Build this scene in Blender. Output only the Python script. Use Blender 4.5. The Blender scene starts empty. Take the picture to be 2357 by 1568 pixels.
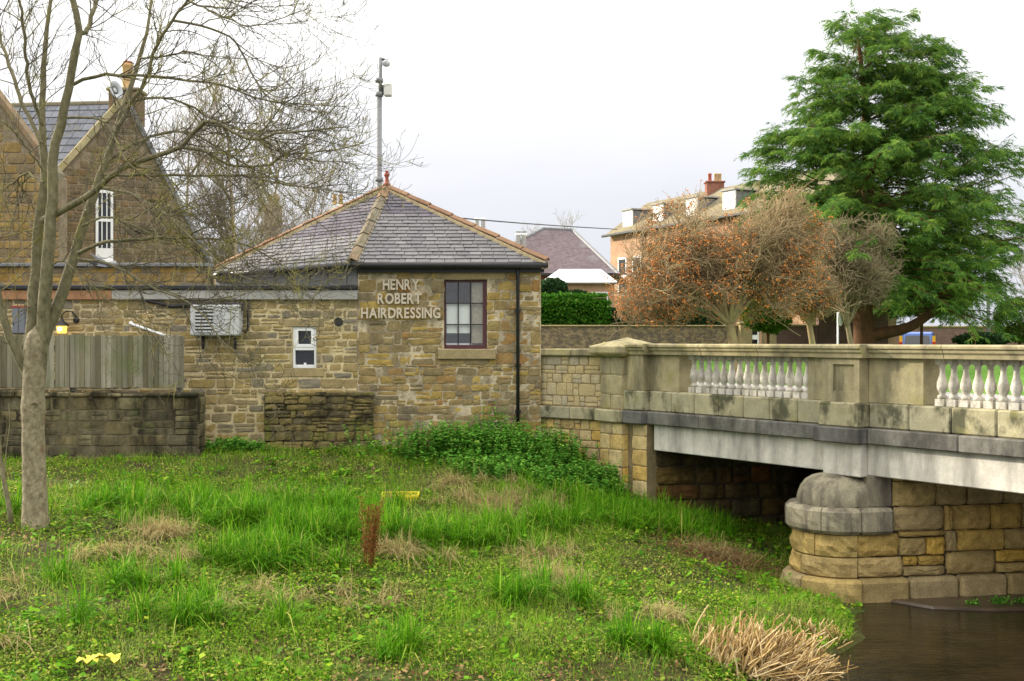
import bpy, bmesh, math, random
import numpy as np
from mathutils import Vector, Matrix

scene = bpy.context.scene
COL = scene.collection
F = 2619.0            # focal length in photograph display units (2357 wide)
CX, CY = 1178.5, 784.0
WATER = -3.55
UPPER = -1.37

# ---------------------------------------------------------------- camera
cam_d = bpy.data.cameras.new('camera')
cam = bpy.data.objects.new('camera', cam_d)
COL.objects.link(cam)
cam.location = (0, 0, 0)
cam.rotation_euler = (math.radians(90), 0, 0)
cam_d.sensor_width = 36.0
cam_d.lens = 36.0 * F / 2357.0
cam_d.clip_start = 0.05
cam_d.clip_end = 2000
scene.camera = cam

# ---------------------------------------------------------------- light
SUN_TO = Vector((-0.86, 0.46, 0.34)).normalized()
sun_el = math.asin(SUN_TO.z)
sun_rot = math.atan2(SUN_TO.x, SUN_TO.y)
world = bpy.data.worlds.new('World')
scene.world = world
world.use_nodes = True
wn = world.node_tree; wn.nodes.clear()
w_out = wn.nodes.new('ShaderNodeOutputWorld')
w_bg = wn.nodes.new('ShaderNodeBackground')
w_sky = wn.nodes.new('ShaderNodeTexSky')
w_sky.sky_type = 'NISHITA'; w_sky.sun_disc = False
w_sky.sun_elevation = sun_el; w_sky.sun_rotation = sun_rot
w_sky.air_density = 1.0; w_sky.dust_density = 2.5
w_scale = wn.nodes.new('ShaderNodeVectorMath'); w_scale.operation = 'SCALE'
w_scale.inputs['Scale'].default_value = 0.10
wn.links.new(w_sky.outputs[0], w_scale.inputs[0])
# high thin overcast: brighter towards the zenith, as a clouded sky is
w_geo = wn.nodes.new('ShaderNodeTexCoord')
w_sep = wn.nodes.new('ShaderNodeSeparateXYZ')
wn.links.new(w_geo.outputs['Generated'], w_sep.inputs[0])
w_noise = wn.nodes.new('ShaderNodeTexNoise')
w_map = wn.nodes.new('ShaderNodeMapping'); w_map.inputs['Scale'].default_value = (1.2, 1.2, 3.5)
wn.links.new(w_geo.outputs['Generated'], w_map.inputs[0])
wn.links.new(w_map.outputs[0], w_noise.inputs['Vector'])
w_noise.inputs['Scale'].default_value = 1.6; w_noise.inputs['Detail'].default_value = 5
w_add = wn.nodes.new('ShaderNodeMath'); w_add.operation = 'MULTIPLY_ADD'
wn.links.new(w_noise.outputs[0], w_add.inputs[0]); w_add.inputs[1].default_value = 0.16
wn.links.new(w_sep.outputs[2], w_add.inputs[2])
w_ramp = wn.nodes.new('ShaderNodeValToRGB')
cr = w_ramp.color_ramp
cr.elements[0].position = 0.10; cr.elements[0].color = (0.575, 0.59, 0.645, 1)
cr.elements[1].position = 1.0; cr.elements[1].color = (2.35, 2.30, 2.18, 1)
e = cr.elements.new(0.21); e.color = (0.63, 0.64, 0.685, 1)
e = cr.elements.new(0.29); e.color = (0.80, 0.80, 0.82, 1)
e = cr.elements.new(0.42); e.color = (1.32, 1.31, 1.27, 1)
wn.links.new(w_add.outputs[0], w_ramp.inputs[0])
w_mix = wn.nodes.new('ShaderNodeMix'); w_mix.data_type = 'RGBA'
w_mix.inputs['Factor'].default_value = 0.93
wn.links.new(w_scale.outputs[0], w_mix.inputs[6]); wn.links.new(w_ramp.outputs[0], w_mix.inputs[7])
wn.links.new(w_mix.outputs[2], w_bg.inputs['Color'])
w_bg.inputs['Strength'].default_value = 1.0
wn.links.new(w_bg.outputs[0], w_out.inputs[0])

sun_d = bpy.data.lights.new('sun', 'SUN')
sun_d.energy = 5.0; sun_d.angle = math.radians(2.5); sun_d.color = (1.0, 0.90, 0.76)
sun = bpy.data.objects.new('sun', sun_d); COL.objects.link(sun)
sun.rotation_euler = (-SUN_TO).to_track_quat('-Z', 'Y').to_euler()
sun.location = (-30, 40, 15)

scene.view_settings.view_transform = 'Standard'
scene.view_settings.look = 'None'
scene.view_settings.exposure = 0.52
scene.view_settings.gamma = 1.0
scene.view_settings.use_curve_mapping = False

# ---------------------------------------------------------------- helpers
rnd = random.Random(7)
RS = np.random.default_rng(11)
WM = {}      # world matrix of every parentable object


def P(x, y, depth):
    """photograph display pixel + depth -> world point"""
    return Vector(((x - CX) / F * depth, depth, -(y - CY) / F * depth))


def tag(o, label, cat, group=None):
    o['label'] = label; o['category'] = cat
    if group: o['group'] = group
    return o


def kind(o, k):
    o['kind'] = k
    return o


def thing(name, loc, label, cat, group=None):
    o = bpy.data.objects.new(name, None)
    o.empty_display_size = 0.2
    COL.objects.link(o)
    o.location = loc
    WM[o] = Matrix.Translation(Vector(loc))
    return tag(o, label, cat, group)


def adopt(o, parent):
    if parent is not None:
        o.parent = parent
        o.matrix_parent_inverse = WM[parent].inverted()
    return o


def ob(name, me, parent=None, mat=None, loc=None, rot=None, scale=None):
    o = bpy.data.objects.new(name, me)
    COL.objects.link(o)
    if mat is not None and len(me.materials) == 0:
        me.materials.append(mat)
    m = Matrix.Identity(4)
    if loc is not None: o.location = loc
    if rot is not None: o.rotation_euler = rot
    if scale is not None: o.scale = scale
    if loc is not None and rot is None:
        m = Matrix.Translation(Vector(loc))
    WM[o] = m
    return adopt(o, parent)


def np_mesh(name, V, Fs, smooth=False):
    """V (n,3); Fs: list of int arrays (m,k)"""
    V = np.asarray(V, dtype=np.float32)
    if not isinstance(Fs, (list, tuple)): Fs = [Fs]
    Fs = [np.asarray(f, dtype=np.int32) for f in Fs if len(f)]
    me = bpy.data.meshes.new(name)
    me.vertices.add(len(V)); me.vertices.foreach_set('co', V.ravel())
    nl = sum(f.size for f in Fs); nf = sum(len(f) for f in Fs)
    me.loops.add(nl); me.polygons.add(nf)
    li = np.concatenate([f.ravel() for f in Fs])
    tot = np.concatenate([np.full(len(f), f.shape[1], dtype=np.int32) for f in Fs])
    st = np.concatenate([[0], np.cumsum(tot)[:-1]]).astype(np.int32)
    me.loops.foreach_set('vertex_index', li)
    me.polygons.foreach_set('loop_start', st)
    me.polygons.foreach_set('loop_total', tot)
    if smooth:
        me.polygons.foreach_set('use_smooth', np.ones(nf, dtype=bool))
    me.update(calc_edges=True)
    return me


class MB:
    """collects polygons into one mesh"""
    def __init__(self): self.v = []; self.f = []
    def add(self, verts, faces):
        b = len(self.v)
        self.v.extend([tuple(p) for p in verts])
        self.f.extend([tuple(i + b for i in f) for f in faces])
    def box(self, fr, x0, x1, y0, y1, z0, z1):
        pts = [fr.p(x, y, z) for z in (z0, z1) for (x, y) in ((x0, y0), (x1, y0), (x1, y1), (x0, y1))]
        self.add(pts, [(0, 3, 2, 1), (4, 5, 6, 7), (0, 1, 5, 4), (1, 2, 6, 5), (2, 3, 7, 6), (3, 0, 4, 7)])
    def quad(self, a, b, c, d): self.add([a, b, c, d], [(0, 1, 2, 3)])
    def poly(self, pts): self.add(pts, [tuple(range(len(pts)))])
    def prism(self, pts, off):
        n = len(pts); off = Vector(off)
        q = [Vector(p) for p in pts] + [Vector(p) + off for p in pts]
        self.add(q, [tuple(range(n - 1, -1, -1)), tuple(range(n, 2 * n))] +
                 [(i, (i + 1) % n, n + (i + 1) % n, n + i) for i in range(n)])
    def tube(self, pts, rad, sides=8, cap=True):
        pts = np.array([tuple(p) for p in pts], dtype=float)[None]
        r = np.broadcast_to(np.asarray(rad, dtype=float), (pts.shape[1],))[None]
        V, Q = tubes(pts, r, sides)
        b = len(self.v); n = pts.shape[1]
        self.v.extend([tuple(p) for p in V]); self.f.extend([tuple(int(i) + b for i in q) for q in Q])
        if cap:
            self.f.append(tuple(b + i for i in range(sides - 1, -1, -1)))
            self.f.append(tuple(b + (n - 1) * sides + i for i in range(sides)))
    def lathe(self, c, prof, n=12):
        b = len(self.v); k = len(prof)
        for (r, z) in prof:
            for i in range(n):
                a = 2 * math.pi * i / n
                self.v.append((c[0] + r * math.cos(a), c[1] + r * math.sin(a), c[2] + z))
        for j in range(k - 1):
            for i in range(n):
                i2 = (i + 1) % n
                self.f.append((b + j * n + i, b + j * n + i2, b + (j + 1) * n + i2, b + (j + 1) * n + i))
        self.f.append(tuple(b + i for i in range(n - 1, -1, -1)))
        self.f.append(tuple(b + (k - 1) * n + i for i in range(n)))
    def mesh(self, name, bevel=0, smooth=False):
        me = bpy.data.meshes.new(name)
        me.from_pydata(self.v, [], self.f); me.update()
        if bevel:
            bm = bmesh.new(); bm.from_mesh(me)
            bmesh.ops.remove_doubles(bm, verts=bm.verts, dist=1e-5)
            bmesh.ops.recalc_face_normals(bm, faces=bm.faces)
            ed = [e for e in bm.edges if len(e.link_faces) == 2 and e.calc_face_angle(0) > 0.5]
            bmesh.ops.bevel(bm, geom=ed, offset=bevel, segments=1, affect='EDGES', clamp_overlap=True)
            bm.to_mesh(me); bm.free()
        if smooth:
            for p in me.polygons: p.use_smooth = True
        return me
    def build(self, name, mat, parent=None, bevel=0, smooth=False):
        return ob(name, self.mesh(name, bevel, smooth), parent, mat)


class Frame:
    """wall frame: x along u, y into the wall (away from the viewer), z up"""
    def __init__(self, o, u):
        self.o = Vector((o[0], o[1], 0)); u = Vector((u[0], u[1], 0)).normalized()
        self.u = u; self.w = Vector((-u.y, u.x, 0)); self.ang = math.atan2(u.y, u.x)
    def p(self, x, y, z):
        q = self.o + self.u * x + self.w * y
        return Vector((q.x, q.y, z))


def boxpart(name, fr, x0, x1, y0, y1, z0, z1, mat, parent, bevel=0.006):
    m = MB(); m.box(fr, x0, x1, y0, y1, z0, z1)
    return m.build(name, mat, parent, bevel)


WF = Frame((0, 0), (1, 0))


def unit(a): return a / (np.linalg.norm(a, axis=-1, keepdims=True) + 1e-9)


def tubes(paths, rad, sides):
    paths = np.asarray(paths, dtype=float); rad = np.asarray(rad, dtype=float)
    N, K, _ = paths.shape
    T = unit(np.gradient(paths, axis=1)) if K > 2 else unit(np.repeat(paths[:, 1:] - paths[:, :1], 2, axis=1))
    ref = np.zeros_like(T); ref[..., 0] = 0.31; ref[..., 1] = 0.9; ref[..., 2] = 0.3
    bad = np.abs((T * unit(ref)).sum(-1)) > 0.95
    ref[bad] = (0.9, -0.3, 0.3)
    A = unit(np.cross(T, ref)); B = np.cross(T, A)
    ang = np.arange(sides) * 2 * math.pi / sides
    V = paths[:, :, None, :] + rad[:, :, None, None] * (np.cos(ang)[None, None, :, None] * A[:, :, None, :] + np.sin(ang)[None, None, :, None] * B[:, :, None, :])
    idx = np.arange(N * K * sides).reshape(N, K, sides)
    a = idx[:, :-1, :]; b = np.roll(idx, -1, axis=2)[:, :-1, :]
    c = np.roll(idx, -1, axis=2)[:, 1:, :]; d = idx[:, 1:, :]
    Q = np.stack([a, b, c, d], -1).reshape(-1, 4)
    return V.reshape(-1, 3), Q


def merge(parts):
    """parts: list of (V, F) with equal face size"""
    Vs, Fs, b = [], [], 0
    for V, Fc in parts:
        Vs.append(V); Fs.append(Fc + b); b += len(V)
    return np.concatenate(Vs), np.concatenate(Fs)


def grow(rng, base, dirs, length, K, wander=0.3, grav=0.0, tip=0.0):
    N = len(base); p = np.array(base, dtype=float); d = unit(np.array(dirs, dtype=float))
    out = [p.copy()]; st = (np.asarray(length, dtype=float) / (K - 1))[:, None]
    for k in range(1, K):
        t = k / (K - 1)
        d = d + rng.normal(0, wander / math.sqrt(K), (N, 3))
        d[:, 2] += (grav * (1 - t) + tip * t) * 2.0 / K
        d = unit(d); p = p + d * st
        out.append(p.copy())
    return np.stack(out, 1)


def spawn(rng, paths, rads, M, t0, t1, amin, amax, up=0.0):
    N, K, _ = paths.shape
    ln = np.linalg.norm(np.diff(paths, axis=1), axis=2).sum(1)
    i = rng.choice(N, size=M, p=ln / ln.sum())
    t = rng.uniform(t0, t1, M) * (K - 1)
    k = np.minimum(t.astype(int), K - 2); f = (t - k)[:, None]
    a = paths[i, k]; b = paths[i, k + 1]
    pos = a + (b - a) * f; T = unit(b - a)
    R = rng.normal(0, 1, (M, 3)); R[:, 2] += up
    Pp = unit(R - (R * T).sum(1, keepdims=True) * T)
    an = rng.uniform(amin, amax, M)[:, None]
    D = T * np.cos(an) + Pp * np.sin(an)
    r = rads[i, k] + (rads[i, k + 1] - rads[i, k]) * f[:, 0]
    return pos, D, r, ln[i], t / (K - 1)


def resample(pts, K):
    pts = np.asarray(pts, dtype=float); n = len(pts)
    P0 = np.vstack([2 * pts[0] - pts[1], pts, 2 * pts[-1] - pts[-2]])
    seg = np.linalg.norm(np.diff(pts, axis=0), axis=1); cum = np.concatenate([[0], np.cumsum(seg)])
    s = np.linspace(0, cum[-1], K); out = []
    for v in s:
        i = min(int(np.searchsorted(cum, v, side='right') - 1), n - 2)
        t = (v - cum[i]) / (seg[i] + 1e-9)
        a, b, c, d = P0[i], P0[i + 1], P0[i + 2], P0[i + 3]
        out.append(0.5 * ((2 * b) + (c - a) * t + (2 * a - 5 * b + 4 * c - d) * t * t + (3 * b - a - 3 * c + d) * t ** 3))
    return np.array(out)


def vnoise(x, y, seed=0):
    """smooth value noise 0..1"""
    x = np.asarray(x, dtype=float); y = np.asarray(y, dtype=float)
    def h(i, j):
        n = (i * 374761393 + j * 668265263 + seed * 1442695041) & 0x7fffffff
        n = (n ^ (n >> 13)) * 1274126177 & 0x7fffffff
        return ((n ^ (n >> 16)) & 0xffff) / 65535.0
    xi = np.floor(x).astype(np.int64); yi = np.floor(y).astype(np.int64)
    fx = x - xi; fy = y - yi; fx = fx * fx * (3 - 2 * fx); fy = fy * fy * (3 - 2 * fy)
    a = h(xi, yi); b = h(xi + 1, yi); c = h(xi, yi + 1); d = h(xi + 1, yi + 1)
    return (a * (1 - fx) + b * fx) * (1 - fy) + (c * (1 - fx) + d * fx) * fy


def fbm(x, y, seed=0, oct=4):
    v = 0; amp = .5; tot = 0
    for o in range(oct):
        v = v + amp * vnoise(np.asarray(x) * 2 ** o, np.asarray(y) * 2 ** o, seed + o * 17); tot += amp; amp *= .55
    return v / tot


# ---------------------------------------------------------------- materials
MATS = {}


class NT:
    def __init__(self, name):
        self.m = bpy.data.materials.new(name); self.m.use_nodes = True
        self.t = self.m.node_tree; self.t.nodes.clear()
        self.out = self.n('ShaderNodeOutputMaterial'); self.bsdf = self.n('ShaderNodeBsdfPrincipled')
        self.l(self.bsdf.outputs[0], self.out.inputs[0])
        self.geo = self.n('ShaderNodeNewGeometry')
        self.info = None
    def n(self, t): return self.t.nodes.new(t)
    def l(self, a, b): self.t.links.new(a, b)
    def noise(self, scale, detail=4, rough=.55, stretch=None, src=None, off=0.0):
        no = self.n('ShaderNodeTexNoise'); no.inputs['Scale'].default_value = scale
        no.inputs['Detail'].default_value = detail; no.inputs['Roughness'].default_value = rough
        mp = self.n('ShaderNodeMapping')
        if stretch: mp.inputs['Scale'].default_value = stretch
        mp.inputs['Location'].default_value = (off, off * .7, off * 1.3)
        self.l(src or self.geo.outputs['Position'], mp.inputs[0]); self.l(mp.outputs[0], no.inputs['Vector'])
        return no.outputs[0]
    def ramp(self, src, stops, mode='LINEAR'):
        r = self.n('ShaderNodeValToRGB'); c = r.color_ramp; c.interpolation = mode
        def col(v): return (v, v, v, 1) if isinstance(v, (int, float)) else (*v, 1)
        c.elements[0].position = stops[0][0]; c.elements[0].color = col(stops[0][1])
        c.elements[1].position = stops[-1][0]; c.elements[1].color = col(stops[-1][1])
        for p, v in stops[1:-1]:
            e = c.elements.new(p); e.color = col(v)
        self.l(src, r.inputs[0]); return r.outputs[0]
    def mix(self, fac, a, b, mode='MIX'):
        m = self.n('ShaderNodeMix'); m.data_type = 'RGBA'; m.blend_type = mode
        for i, v in ((0, fac), (6, a), (7, b)):
            if hasattr(v, 'is_linked') or hasattr(v, 'links'): self.l(v, m.inputs[i])
            elif i == 0: m.inputs[0].default_value = v
            else: m.inputs[i].default_value = (*v, 1) if len(v) == 3 else v
        return m.outputs[2]
    def math(self, op, a, b=0.0):
        m = self.n('ShaderNodeMath'); m.operation = op
        for i, v in ((0, a), (1, b)):
            if hasattr(v, 'links'): self.l(v, m.inputs[i])
            else: m.inputs[i].default_value = v
        return m.outputs[0]
    def objrand(self):
        if self.info is None: self.info = self.n('ShaderNodeObjectInfo')
        return self.info.outputs['Random']
    def bump(self, src, strength, dist=0.02):
        b = self.n('ShaderNodeBump'); b.inputs['Strength'].default_value = strength
        b.inputs['Distance'].default_value = dist
        self.l(src, b.inputs['Height']); self.l(b.outputs[0], self.bsdf.inputs['Normal'])
    def done(self, color, rough=.85, spec=.3, metal=0):
        if hasattr(color, 'links'): self.l(color, self.bsdf.inputs['Base Color'])
        else: self.bsdf.inputs['Base Color'].default_value = (*color, 1)
        if hasattr(rough, 'links'): self.l(rough, self.bsdf.inputs['Roughness'])
        else: self.bsdf.inputs['Roughness'].default_value = rough
        self.bsdf.inputs['Specular IOR Level'].default_value = spec
        self.bsdf.inputs['Metallic'].default_value = metal
        MATS[self.m.name] = self.m
        return self.m


def sat(c, k):
    l = .3 * c[0] + .6 * c[1] + .1 * c[2]
    return tuple(max(.004, l + (v - l) * k) for v in c)


def stone_mat(name, palette, island=False, stain=None, stain_lo=.55, stain_hi=.7, stain_scale=1.1, streak=(1, 1, .45),
              moss=None, moss_lo=.6, bump=.55, var=.35, off=0.0, fine=38, fc=.32, satk=1.10):
    t = NT(name)
    rv = t.geo.outputs['Random Per Island'] if island else t.objrand()
    palette = [tuple(v * 1.06 for v in sat(c, satk)) for c in palette]; n = len(palette)
    base = t.ramp(rv, [((i + .5) / n, c) for i, c in enumerate(palette)])
    big = t.noise(5.0, 5, .6, off=off)
    base = t.mix(1.0, base, t.ramp(big, [(.25, 1 - var), (.75, 1 + var)]), 'MULTIPLY')
    fn = t.noise(fine, 5, .7, off=off + 3)
    base = t.mix(1.0, base, t.ramp(fn, [(.25, 1 - fc), (.75, 1 + fc)]), 'MULTIPLY')
    if stain:
        s = t.noise(stain_scale, 6, .65, stretch=streak, off=off + 7)
        base = t.mix(t.ramp(s, [(stain_lo, 0.0), (stain_hi, .85)]), base, stain)
    if moss:
        s2 = t.noise(2.3, 6, .7, off=off + 13)
        base = t.mix(t.ramp(s2, [(moss_lo, 0.0), (moss_lo + .14, .75)]), base, moss)
    hb = t.mix(.5, fn, big)
    t.bump(hb, bump, .03)
    return t.done(base, .95, .06)


def plain(name, color, rough=.6, spec=.4, metal=0, var=.18, scale=9, bump=0.0):
    t = NT(name)
    nz = t.noise(scale, 5, .6)
    c = t.mix(1.0, color, t.ramp(nz, [(.25, 1 - var), (.75, 1 + var)]), 'MULTIPLY')
    if bump: t.bump(nz, bump, .01)
    return t.done(c, rough, spec, metal)


def leaf_mat(name, stops, trans=.25, patch=None, rough=.6, patch_scale=.5, patch_lo=.5, patch_hi=.62, spec=.07):
    t = NT(name)
    c = t.ramp(t.geo.outputs['Random Per Island'], [(p_, sat(c_, 1.15)) for p_, c_ in stops])
    if patch:
        pn = t.noise(patch_scale, 3, .6)
        c = t.mix(t.ramp(pn, [(patch_lo, 0.0), (patch_hi, .7)]), c, patch)
    m = t.done(c, rough, spec)
    if trans:
        tr = t.n('ShaderNodeBsdfTranslucent'); ms = t.n('ShaderNodeMixShader'); ms.inputs[0].default_value = trans
        t.l(c, tr.inputs[0]); t.l(t.bsdf.outputs[0], ms.inputs[1]); t.l(tr.outputs[0], ms.inputs[2])
        t.l(ms.outputs[0], t.out.inputs[0])
    return m


def bark_mat(name, c1, c2, lichen=None, lich_lo=.56, scale=9, stretch=(1, 1, .35), bump=.6):
    t = NT(name)
    a = t.noise(scale, 6, .65, stretch=stretch)
    c = t.mix(t.ramp(a, [(.3, 0.0), (.7, 1.0)]), c1, c2)
    if lichen:
        b = t.noise(1.7, 5, .7, off=5)
        c = t.mix(t.ramp(b, [(lich_lo, 0.0), (lich_lo + .1, .85)]), c, lichen)
    t.bump(a, bump, .02)
    return t.done(c, .9, .15)


# masonry
M_hut = stone_mat('hut_stone', [(.31, .225, .085), (.24, .185, .10), (.35, .25, .085), (.20, .165, .11), (.30, .22, .10), (.38, .28, .10), (.17, .14, .09), (.27, .21, .11), (.28, .17, .075), (.25, .20, .11)],
                  stain=(.085, .075, .055), stain_lo=.56, stain_hi=.74, stain_scale=1.3)
M_hut_mortar = stone_mat('hut_mortar', [(.50, .43, .31), (.54, .47, .35)], stain=(.19, .155, .10), stain_lo=.44, stain_hi=.56, stain_scale=2.2, streak=(1, 1, 1), bump=.9)
M_annex = stone_mat('annex_stone', [(.30, .23, .105), (.23, .19, .12), (.35, .265, .12), (.20, .175, .125), (.27, .215, .12), (.33, .25, .125), (.22, .195, .15)],
                    stain=(.10, .085, .06), stain_lo=.60, stain_hi=.78, off=4)
M_annex_mortar = stone_mat('annex_mortar', [(.54, .45, .28), (.58, .49, .32)], stain=(.20, .165, .10), stain_lo=.5, stain_hi=.7, stain_scale=1.6, streak=(1, 1, 1), bump=.8)
M_low = stone_mat('damp_stone', [(.145, .12, .07), (.10, .09, .06), (.18, .15, .085), (.085, .075, .052), (.21, .18, .11), (.12, .105, .07)],
                  stain=(.017, .016, .012), stain_lo=.43, stain_hi=.55, stain_scale=1.9, streak=(1, 1, .35), moss=(.13, .135, .055), moss_lo=.54, off=9)
M_base = stone_mat('mossy_stone', [(.20, .16, .07), (.14, .115, .065), (.23, .18, .08), (.12, .10, .06)], stain=(.03, .028, .02), stain_lo=.46, stain_hi=.60, stain_scale=2.1, streak=(1, 1, .8), moss=(.16, .17, .035), moss_lo=.52, off=19)
M_low_mortar = stone_mat('damp_mortar', [(.12, .10, .065), (.15, .125, .08)], stain=(.025, .022, .016), stain_lo=.45, stain_hi=.6, stain_scale=1.5, off=9)
M_house = stone_mat('house_stone', [(.16, .125, .08), (.13, .107, .078), (.19, .145, .09), (.145, .12, .085), (.18, .13, .075)], stain=(.07, .06, .05), stain_lo=.55, stain_hi=.75, off=14, fine=16)
M_house_mortar = stone_mat('house_mortar', [(.20, .165, .115), (.24, .195, .14)], off=14, fine=16)
M_bridge = stone_mat('golden_stone', [(.52, .37, .14), (.44, .35, .20), (.60, .40, .12), (.37, .31, .20), (.54, .43, .23), (.36, .28, .16), (.60, .49, .28)],
                     stain=(.10, .085, .06), stain_lo=.60, stain_hi=.76, stain_scale=1.6, off=21, bump=.7, satk=1.15)
M_pier = stone_mat('pier_stone', [(.38, .285, .13), (.29, .23, .13), (.48, .32, .10), (.31, .25, .15), (.54, .35, .085), (.27, .21, .11), (.42, .31, .14)],
                   stain=(.08, .07, .045), stain_lo=.58, stain_hi=.76, stain_scale=2.2, off=27, bump=.85, satk=1.15)
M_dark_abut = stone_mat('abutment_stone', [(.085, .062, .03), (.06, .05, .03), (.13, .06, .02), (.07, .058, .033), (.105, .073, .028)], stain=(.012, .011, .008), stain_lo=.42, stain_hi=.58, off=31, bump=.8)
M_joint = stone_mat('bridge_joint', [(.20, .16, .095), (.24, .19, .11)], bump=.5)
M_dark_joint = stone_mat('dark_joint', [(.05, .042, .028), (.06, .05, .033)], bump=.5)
M_parapet = stone_mat('parapet_stone', [(.36, .31, .19), (.31, .275, .18), (.38, .33, .20)], stain=(.135, .12, .08), stain_lo=.46, stain_hi=.64, stain_scale=2.4, streak=(1, 1, .22), moss=(.30, .27, .10), moss_lo=.55, var=.25, bump=.25, off=33, fc=.16)
M_plinth = stone_mat('plinth_stone', [(.33, .30, .20), (.36, .33, .22), (.29, .27, .19)], stain=(.055, .058, .036), stain_lo=.50, stain_hi=.60, stain_scale=2.0, streak=(1, 1, .7), moss=(.28, .26, .10), moss_lo=.55, var=.25, bump=.3, off=37, fc=.16)
M_string = stone_mat('string_stone', [(.155, .15, .135), (.18, .17, .145), (.14, .135, .125)], stain=(.065, .063, .056), stain_lo=.46, stain_hi=.62, stain_scale=2.4, streak=(1, 1, .4), bump=.35, off=41, fc=.18)
M_girder = stone_mat('girder_concrete', [(.55, .525, .465), (.55, .525, .465)], stain=(.27, .255, .225), stain_lo=.46, stain_hi=.66, stain_scale=2.9, streak=(1, 1, .18), moss=(.40, .36, .20), moss_lo=.60, var=.18, bump=.2, off=45, fc=.12)
M_baluster = stone_mat('baluster_stone', [(.52, .49, .43), (.60, .56, .49), (.47, .45, .41)], stain=(.30, .28, .22), stain_lo=.47, stain_hi=.62, stain_scale=9, var=.2, bump=.35, off=49, fc=.22)
M_dressed = stone_mat('dressed_stone', [(.32, .255, .145), (.28, .23, .14), (.30, .24, .14)], stain=(.16, .13, .08), stain_lo=.55, stain_hi=.75, stain_scale=2, var=.2, bump=.3, off=51)
M_dome = stone_mat('dome_stone', [(.26, .235, .17), (.24, .215, .16)], stain=(.10, .085, .07), stain_lo=.44, stain_hi=.60, stain_scale=4, streak=(1, 1, .25), var=.3, bump=.5, off=53, fc=.22)
# roofs
M_slate = stone_mat('slate', [(.125, .12, .125), (.105, .101, .106), (.145, .138, .142), (.115, .111, .115), (.135, .128, .13), (.165, .158, .16)], bump=.25, var=.2, fine=30, off=57)
M_slate.node_tree.nodes['Principled BSDF'].inputs['Roughness'].default_value = .5
M_slate.node_tree.nodes['Principled BSDF'].inputs['Specular IOR Level'].default_value = .45
M_slate_i = stone_mat('slate_far', [(.135, .125, .14), (.105, .10, .115), (.165, .15, .165), (.13, .12, .13)], island=True, bump=.25, var=.2, off=57)
M_slate_blue = stone_mat('slate_blue', [(.165, .17, .19), (.14, .145, .162), (.19, .195, .212), (.15, .155, .172)], bump=.2, var=.18, off=59)
M_slate_purple = stone_mat('slate_purple', [(.155, .12, .125), (.135, .108, .114), (.17, .135, .14)], stain=(.22, .215, .22), stain_lo=.52, stain_hi=.72, stain_scale=.55, streak=(1, 1, 1), bump=.3, var=.25, off=61, fine=6)
M_hip = stone_mat('hip_tile', [(.22, .17, .11), (.23, .15, .095), (.20, .18, .13), (.18, .155, .115)], stain=(.20, .19, .14), stain_lo=.5, stain_hi=.7, stain_scale=4, var=.25, bump=.35, off=63)
M_hip_red = stone_mat('hip_tile_red', [(.235, .13, .08), (.20, .12, .08), (.25, .16, .105)], stain=(.20, .16, .11), stain_lo=.55, stain_hi=.75, stain_scale=4, var=.25, bump=.35, off=63)
M_bedding = plain('lime_bedding', (.46, .37, .22), .9, .1, var=.25)
M_terracotta = plain('terracotta', (.33, .075, .05), .6, .3)
M_buffpot = plain('buff_pot', (.50, .33, .15), .8, .2)
M_redpot = plain('red_pot', (.36, .09, .06), .8, .2)
M_lead = plain('lead_sheet', (.165, .17, .175), .55, .4, var=.25, scale=5)
M_lead_pale = plain('pale_fascia', (.34, .33, .31), .7, .2, var=.22, scale=4)
M_fascia = plain('timber_fascia', (.36, .19, .10), .8, .2, var=.3, scale=5)
M_black = plain('black_gutter', (.022, .022, .024), .45, .4, var=.3)


def brick_mat(name, c1, c2, mortar, scale=4.2):
    t = NT(name)
    b = t.n('ShaderNodeTexBrick'); b.inputs['Scale'].default_value = scale
    for k, v in (('Color1', c1), ('Color2', c2), ('Mortar', mortar)): b.inputs[k].default_value = (*v, 1)
    b.inputs['Mortar Size'].default_value = .012
    s = t.n('ShaderNodeSeparateXYZ'); cmb = t.n('ShaderNodeCombineXYZ')
    t.l(t.geo.outputs['Position'], s.inputs[0])
    t.l(t.math('ADD', s.outputs[0], s.outputs[1]), cmb.inputs[0]); t.l(s.outputs[2], cmb.inputs[1])
    t.l(cmb.outputs[0], b.inputs['Vector'])
    nz = t.noise(2.0, 5, .6)
    c = t.mix(1.0, b.outputs[0], t.ramp(nz, [(.25, .75), (.75, 1.25)]), 'MULTIPLY')
    return t.done(c, .9, .15)


M_brick_house = brick_mat('warm_brick', (.48, .29, .175), (.42, .24, .14), (.48, .37, .27))
M_brick_red = brick_mat('dull_red_brick', (.27, .11, .07), (.22, .09, .06), (.26, .18, .14))
M_brick_wall = brick_mat('mottled_brick', (.15, .105, .085), (.20, .14, .095), (.19, .155, .115), 3.4)
M_white = plain('white_paint', (.80, .80, .79), .45, .4, var=.06)
M_upvc = plain('white_plastic', (.82, .82, .82), .35, .45, var=.04)
M_maroon = plain('maroon_paint', (.085, .028, .032), .5, .4, var=.2)
M_bar = plain('dark_bar', (.03, .022, .022), .5, .3)
M_cream = plain('cream_letter', (.55, .48, .37), .6, .3, var=.1)
M_galv = plain('galvanised', (.20, .205, .21), .6, .3, var=.15)
M_greybox = plain('grey_enamel', (.16, .175, .20), .5, .4, var=.08)
M_acgrey = plain('unit_casing', (.50, .51, .52), .5, .4, var=.06)
M_room = plain('room_dark', (.05, .048, .045), .8, .2)
M_pane_reflect = plain('pane_reflect_white', (.88, .87, .84), .7, .2, var=.03)  # white standing in for the reflections in the hut panes
M_iron = plain('black_iron', (.015, .015, .016), .5, .4)


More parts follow.
